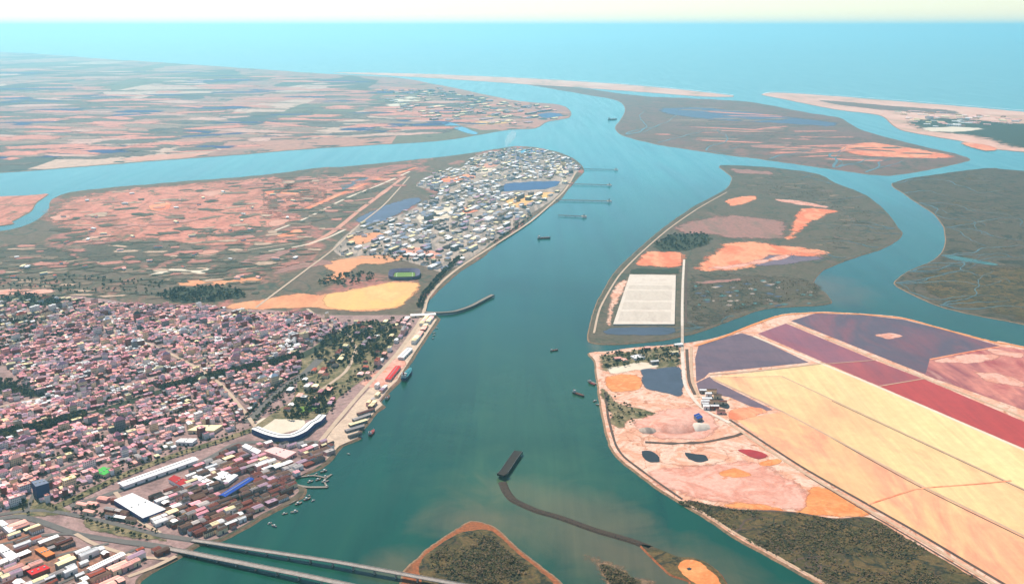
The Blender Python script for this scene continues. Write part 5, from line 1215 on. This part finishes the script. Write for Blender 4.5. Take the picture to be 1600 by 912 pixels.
bridge([(300, 843), (325, 847), (400, 860), (520, 880), (687, 911)], 5.0, 10.0, 11, "farther of the twin concrete road bridges crossing the river, pale deck", 40)
bridge([(262, 856), (290, 862), (340, 873), (400, 886), (520, 912)], 5.0, 10.0, 13, "nearer of the twin concrete road bridges, wider grey deck", 44)
ribbon("road", [(240, 834), (262, 838), (302, 843.5)], 13, LZ, G["road"], 6, zs=(LZ + 1.3, 5.0), depth=1.6)
ribbon("road", [(205, 847), (240, 852), (264, 856.4)], 15, LZ, G["road"], 6, zs=(LZ + 1.3, 5.0), depth=1.6)
# channel bridge on the island road
def small_bridge(a, b, w, z, label):
    A, B = P(*a, z), P(*b, z); c = (A + B) / 2; d = B - A; L = d.length; o = empty("road_bridge", (c.x, c.y, 0), math.atan2(d.y, d.x)); conc = plain("channel_bridge_concrete", S(200, 184, 168))
    MB().box(0, 0, z - .9, L, w, .9, 0, 0, True).build("deck", conc, o)
    for s in (1, -1): MB().box(0, s * (w / 2 - .2), z + .01, L, .3, 1.0).build("parapet", conc, o)
    for k in range(5): MB().box(-L / 2 + L * (k + .5) / 5, 0, -3, 1.6, w * .8, z + 2.09).build("pier", conc, o)
    tag(o, label, "bridge"); return o
small_bridge((1066, 509), (1066, 548), 9, 4.2, "narrow pale road bridge across the channel between the two islands")

# ------------------------------------------------------------------ piers and jetties
M_TIMBER = plain("dark_timber", S(52, 46, 42), .85); M_DECKP = plain("grey_planks", S(150, 140, 130), .85)
def pier(px, w, z, label, deckm=None, step=16, pile=True, name="pier", depth=1.2, rail=True, girder=None):
    c = [P(x, y, z) for x, y in crom(px, 4, False)]; base = Vector((c[0].x, c[0].y, 0)); g = [p - base for p in c]; n_ = len(g)
    o = empty(name, base); m = MB(); sides = ([], [])
    for i, p in enumerate(g):
        t = g[min(i + 1, n_ - 1)] - g[max(i - 1, 0)]; t.z = 0; t.normalize(); nr = Vector((-t.y, t.x, 0))
        for a, b in ((w / 2, 0), (-w / 2, 0), (-w / 2, -depth), (w / 2, -depth)): m.v.append((p.x + nr.x * a, p.y + nr.y * a, z + b))
        sides[0].append((p + nr * w / 2, t)); sides[1].append((p - nr * w / 2, t))
    for i in range(n_ - 1):
        for j in range(4):
            q = (j + 1) % 4; m.f.append((i * 4 + j, i * 4 + q, (i + 1) * 4 + q, (i + 1) * 4 + j)); m.mi.append(0)
    m.f += [(0, 1, 2, 3), tuple(reversed(range((n_ - 1) * 4, n_ * 4)))]; m.mi += [0, 0]
    m.build("deck", deckm or M_DECKP, o)
    if girder:
        gm = MB(); k4 = len(m.v)
        gm.v = [(x, y, zz_ - depth - .01 if i % 4 < 2 else zz_ + depth - girder) for i, (x, y, zz_) in enumerate(m.v)]; gm.f = list(m.f); gm.mi = [0] * len(gm.f); gm.build("girder", M_TIMBER, o)
    if pile:
        acc = 0
        for i in range(1, n_):
            acc += (g[i] - g[i - 1]).length
            if acc >= step or i == n_ - 1:
                acc = 0
                for s in (0, 1): MB().cyl(sides[s][i][0].x * .999, sides[s][i][0].y, -3, .7, z + 3 - depth - .01, 8).build("pile", M_TIMBER, o)
    if rail:
        for s in (0, 1):
            rm = MB()
            for i in range(n_ - 1):
                a, b = sides[s][i][0], sides[s][i + 1][0]; mid = (a + b) / 2; d = b - a; rm.box(mid.x, mid.y, z + .01, d.length, .25, 1.0, math.atan2(d.y, d.x))
            rm.build("railing", M_METAL, o)
    tag(o, label, "pier"); return o
pier([(664, 487), (685, 488), (710, 486), (735, 478), (756, 467), (770, 460)], 14, 8, "long curved iron ore pier with dark timber girders reaching into the river", None, 24, girder=4.5)
p_ = pier([(783, 741), (790, 733), (800, 718), (810, 704)], 19, 8, "dark timber loading pier at the tip of the rock embankment", M_TIMBER, 14, girder=4, rail=True)
MB().box(4, 2, 8.02, 20, 18, 3.0, .9).build("end_block", M_TIMBER, p_)
for i, (a, b, w, h, lab) in enumerate((((886, 287), (955, 289), 14, 7, "second farthest tanker jetty below the headland works"), ((868, 312), (955, 314), 14, 7, "longest tanker jetty, below the headland works"), ((872, 336), (916, 338), 10, 6, "short tanker jetty nearest the refinery road"), ((910, 264), (965, 265), 9, 6, "farthest faint jetty off the headland point"))):
    q = pier([a, ((a[0] + b[0]) / 2, (a[1] + b[1]) / 2), b], w, h, lab, None, 40, name="jetty"); pb = P(*b, h); base = q.location
    MB().box(pb.x - base.x - 12, pb.y - base.y, h + .02, 26, 34, 1.5).build("platform", M_DECKP, q); MB().box(pb.x - base.x - 12, pb.y - base.y, h + 1.53, 5, 5, 12).build("loading_arm", M_METAL, q)
for i, (pts, w, lab) in enumerate((([(455, 755), (480, 760), (512, 760)], 7, "fishing dock jetty, nearest the river middle"), ([(462, 745), (490, 742), (510, 746)], 5, "thin fishing jetty behind the longer one"), ([(440, 790), (458, 782), (474, 771)], 8, "pale concrete mole closing the fishing dock"), ([(512, 760), (506, 750), (518, 740)], 4, "short floating jetty across the fishing dock mouth"), ([(918, 594), (930, 598), (938, 602)], 5, "small wooden landing stage on the island shore"))):
    pier(pts, w, 2.2, lab, None, 12, name="jetty", depth=.8, rail=False)

# ------------------------------------------------------------------ ships and boats
HULL = {k: plain("hull_" + k, c, .5, .1) for k, c in {"navy": S(28, 36, 92), "white": S(226, 226, 222), "red": S(150, 50, 46), "black": S(36, 36, 38), "blue": S(44, 92, 160), "green": S(50, 110, 90), "teal": S(54, 140, 150), "rust": S(120, 70, 54)}.items()}
def hull_mesh(L, B, Dk, z0=-.6):
    m = MB(); st_ = [(-.5, .72), (-.42, .92), (-.2, 1), (.15, 1), (.33, .8), (.44, .42), (.5, .03)]
    for t, w in st_:
        sh = Dk * (1 + .28 * max(0, t) * 2 + .08 * max(0, -t))
        m.v += [(t * L, B / 2 * w, sh), (t * L * .96, B / 2 * w * .8, z0), (t * L * .96, -B / 2 * w * .8, z0), (t * L, -B / 2 * w, sh)]
    for i in range(len(st_) - 1):
        a, b = i * 4, i * 4 + 4
        for j in range(4): q = (j + 1) % 4; m.f.append((a + j, a + q, b + q, b + j)); m.mi.append(1 if j == 3 else 0)
    m.f += [(0, 3, 2, 1), (24, 25, 26, 27)]; m.mi += [0, 0]; return m
def ship(px, to, L, B, Dk, hull, deck, label, holds=4, name="cargo_ship", cat="ship"):
    p, q = P(*px, 0), P(*to, 0); d = q - p; o = empty(name, p, math.atan2(d.y, d.x))
    hull_mesh(L, B, Dk, -1).build("hull", [HULL[hull], HULL[deck]], o)
    MB().box(-.38 * L, 0, Dk + .02, L * .13, B * .8, Dk * 1.1).build("superstructure", HULL["white"], o)
    MB().box(-.36 * L, 0, Dk * 2.13, L * .06, B * .9, Dk * .35).build("bridge_deck", HULL["white"], o)
    MB().cyl(-.43 * L, 0, Dk * 2.13, B * .12, Dk * .8, 10).build("funnel", HULL["red"], o)
    for k in range(holds):
        MB().box(-.24 * L + .6 * L * (k + .4) / holds, 0, Dk + .02, L * .1, B * .6, Dk * .25).build("hatch_cover", HULL["teal" if hull == "navy" else "rust"], o)
    MB().cyl(.36 * L, 0, Dk * 1.05, .5, Dk * 1.5, 8, 0, .25).build("mast", HULL["white"], o)
    tag(o, label, cat); return o
ship((636, 587), (648, 571), 88, 17, 8, "navy", "teal", "large navy blue cargo ship moored along the concrete quay")
ship((850, 373), (862, 372.6), 62, 13, 6, "black", "rust", "dark cargo ship alone in mid river beyond the curved pier", 3)
ship((957, 187.5), (967, 187), 110, 20, 10, "black", "rust", "distant ship lying off the tip of the far marsh island", 3)
ship((1594, 67), (1620, 66), 520, 70, 34, "black", "rust", "faint ship far out at sea near the picture's edge", 4)
ship((904, 617), (915, 621), 42, 9, 4, "black", "rust", "long dark barge moored just off the island shore", 3, "barge", "barge")
ship((866, 548), (872, 547), 26, 7, 3, "black", "rust", "small dark coaster by itself in the river beyond the barge", 2, "coaster", "ship")
ship((925, 600), (932, 604), 30, 8, 3.4, "rust", "red", "rust red coaster moored close against the island landing stage", 2, "coaster", "ship")
ship((581, 677), (588, 669), 34, 9, 4, "rust", "red", "pinkish brown trawler moored off the striped quay sheds", 1, "trawler", "ship")
ship((606, 622), (614, 612), 32, 8, 3.4, "green", "rust", "green hulled coaster alongside the quay nearer than the navy ship", 2, "coaster", "ship")
bl = []; rb = random.Random(31); BM = {}
spots_b = []
for ax, ay, n_, sx, sy in ((500, 752, 6, 18, 10), (478, 780, 4, 14, 7), (540, 705, 1, 10, 6), (450, 800, 2, 10, 5), (420, 818, 2, 10, 4), (675, 520, 4, 8, 10), (500, 738, 2, 12, 4), (935, 625, 2, 6, 12)):
    k = t = 0
    while k < n_ and t < 300:
        t += 1; px, py = ax + rb.uniform(-sx, sx), ay + rb.uniform(-sy, sy)
        if inside((px, py), PENINSULA) or inside((px, py), ISLE_I) or inside((px + 5, py + 2), ISLE_I) or any(inside((px + a, py + b), PENINSULA) for a, b in ((-7, 0), (7, 0), (0, -4), (0, 4))): continue
        p = P(px, py, 0)
        if any((p - q).length < 15 for q in spots_b): continue
        spots_b.append(p); k += 1; hull = rb.choice(("white", "rust", "black", "blue", "green", "red", "rust", "navy")); L = rb.uniform(9, 17)
        o = empty("fishing_boat", p, rb.choice((.6, .8, 2.4, 3.7)) + rb.uniform(-.2, .2)); s = L / 12; o.scale = (s, s, s)
        c = bpy.data.objects.new("hull", BM.setdefault(hull, hull_mesh(12, 3.8, 1.5, -.3).mesh("boat_hull"))); COL.objects.link(c); c.parent = o
        if not c.data.materials: c.data.materials.append(HULL[hull]); c.data.materials.append(M_DECKP)
        c = bpy.data.objects.new("cabin", tmesh("boat_cabin", MB().box(-1.5, 0, 1.5, 3, 2.4, 2.2), HULL["white"])); COL.objects.link(c); c.parent = o
        c = bpy.data.objects.new("mast", tmesh("boat_mast", MB().cyl(1.2, 0, 1.5, .12, 5, 6), M_METAL)); COL.objects.link(c); c.parent = o
        tag(o, None, "boat", "fishing boats moored by the docks"); bl.append((o, f"{'small' if L < 11.5 else 'larger'} {hull} boat with white cabin {where(p.x, p.y, 0)}", Q(p)[2]))
finish(bl)
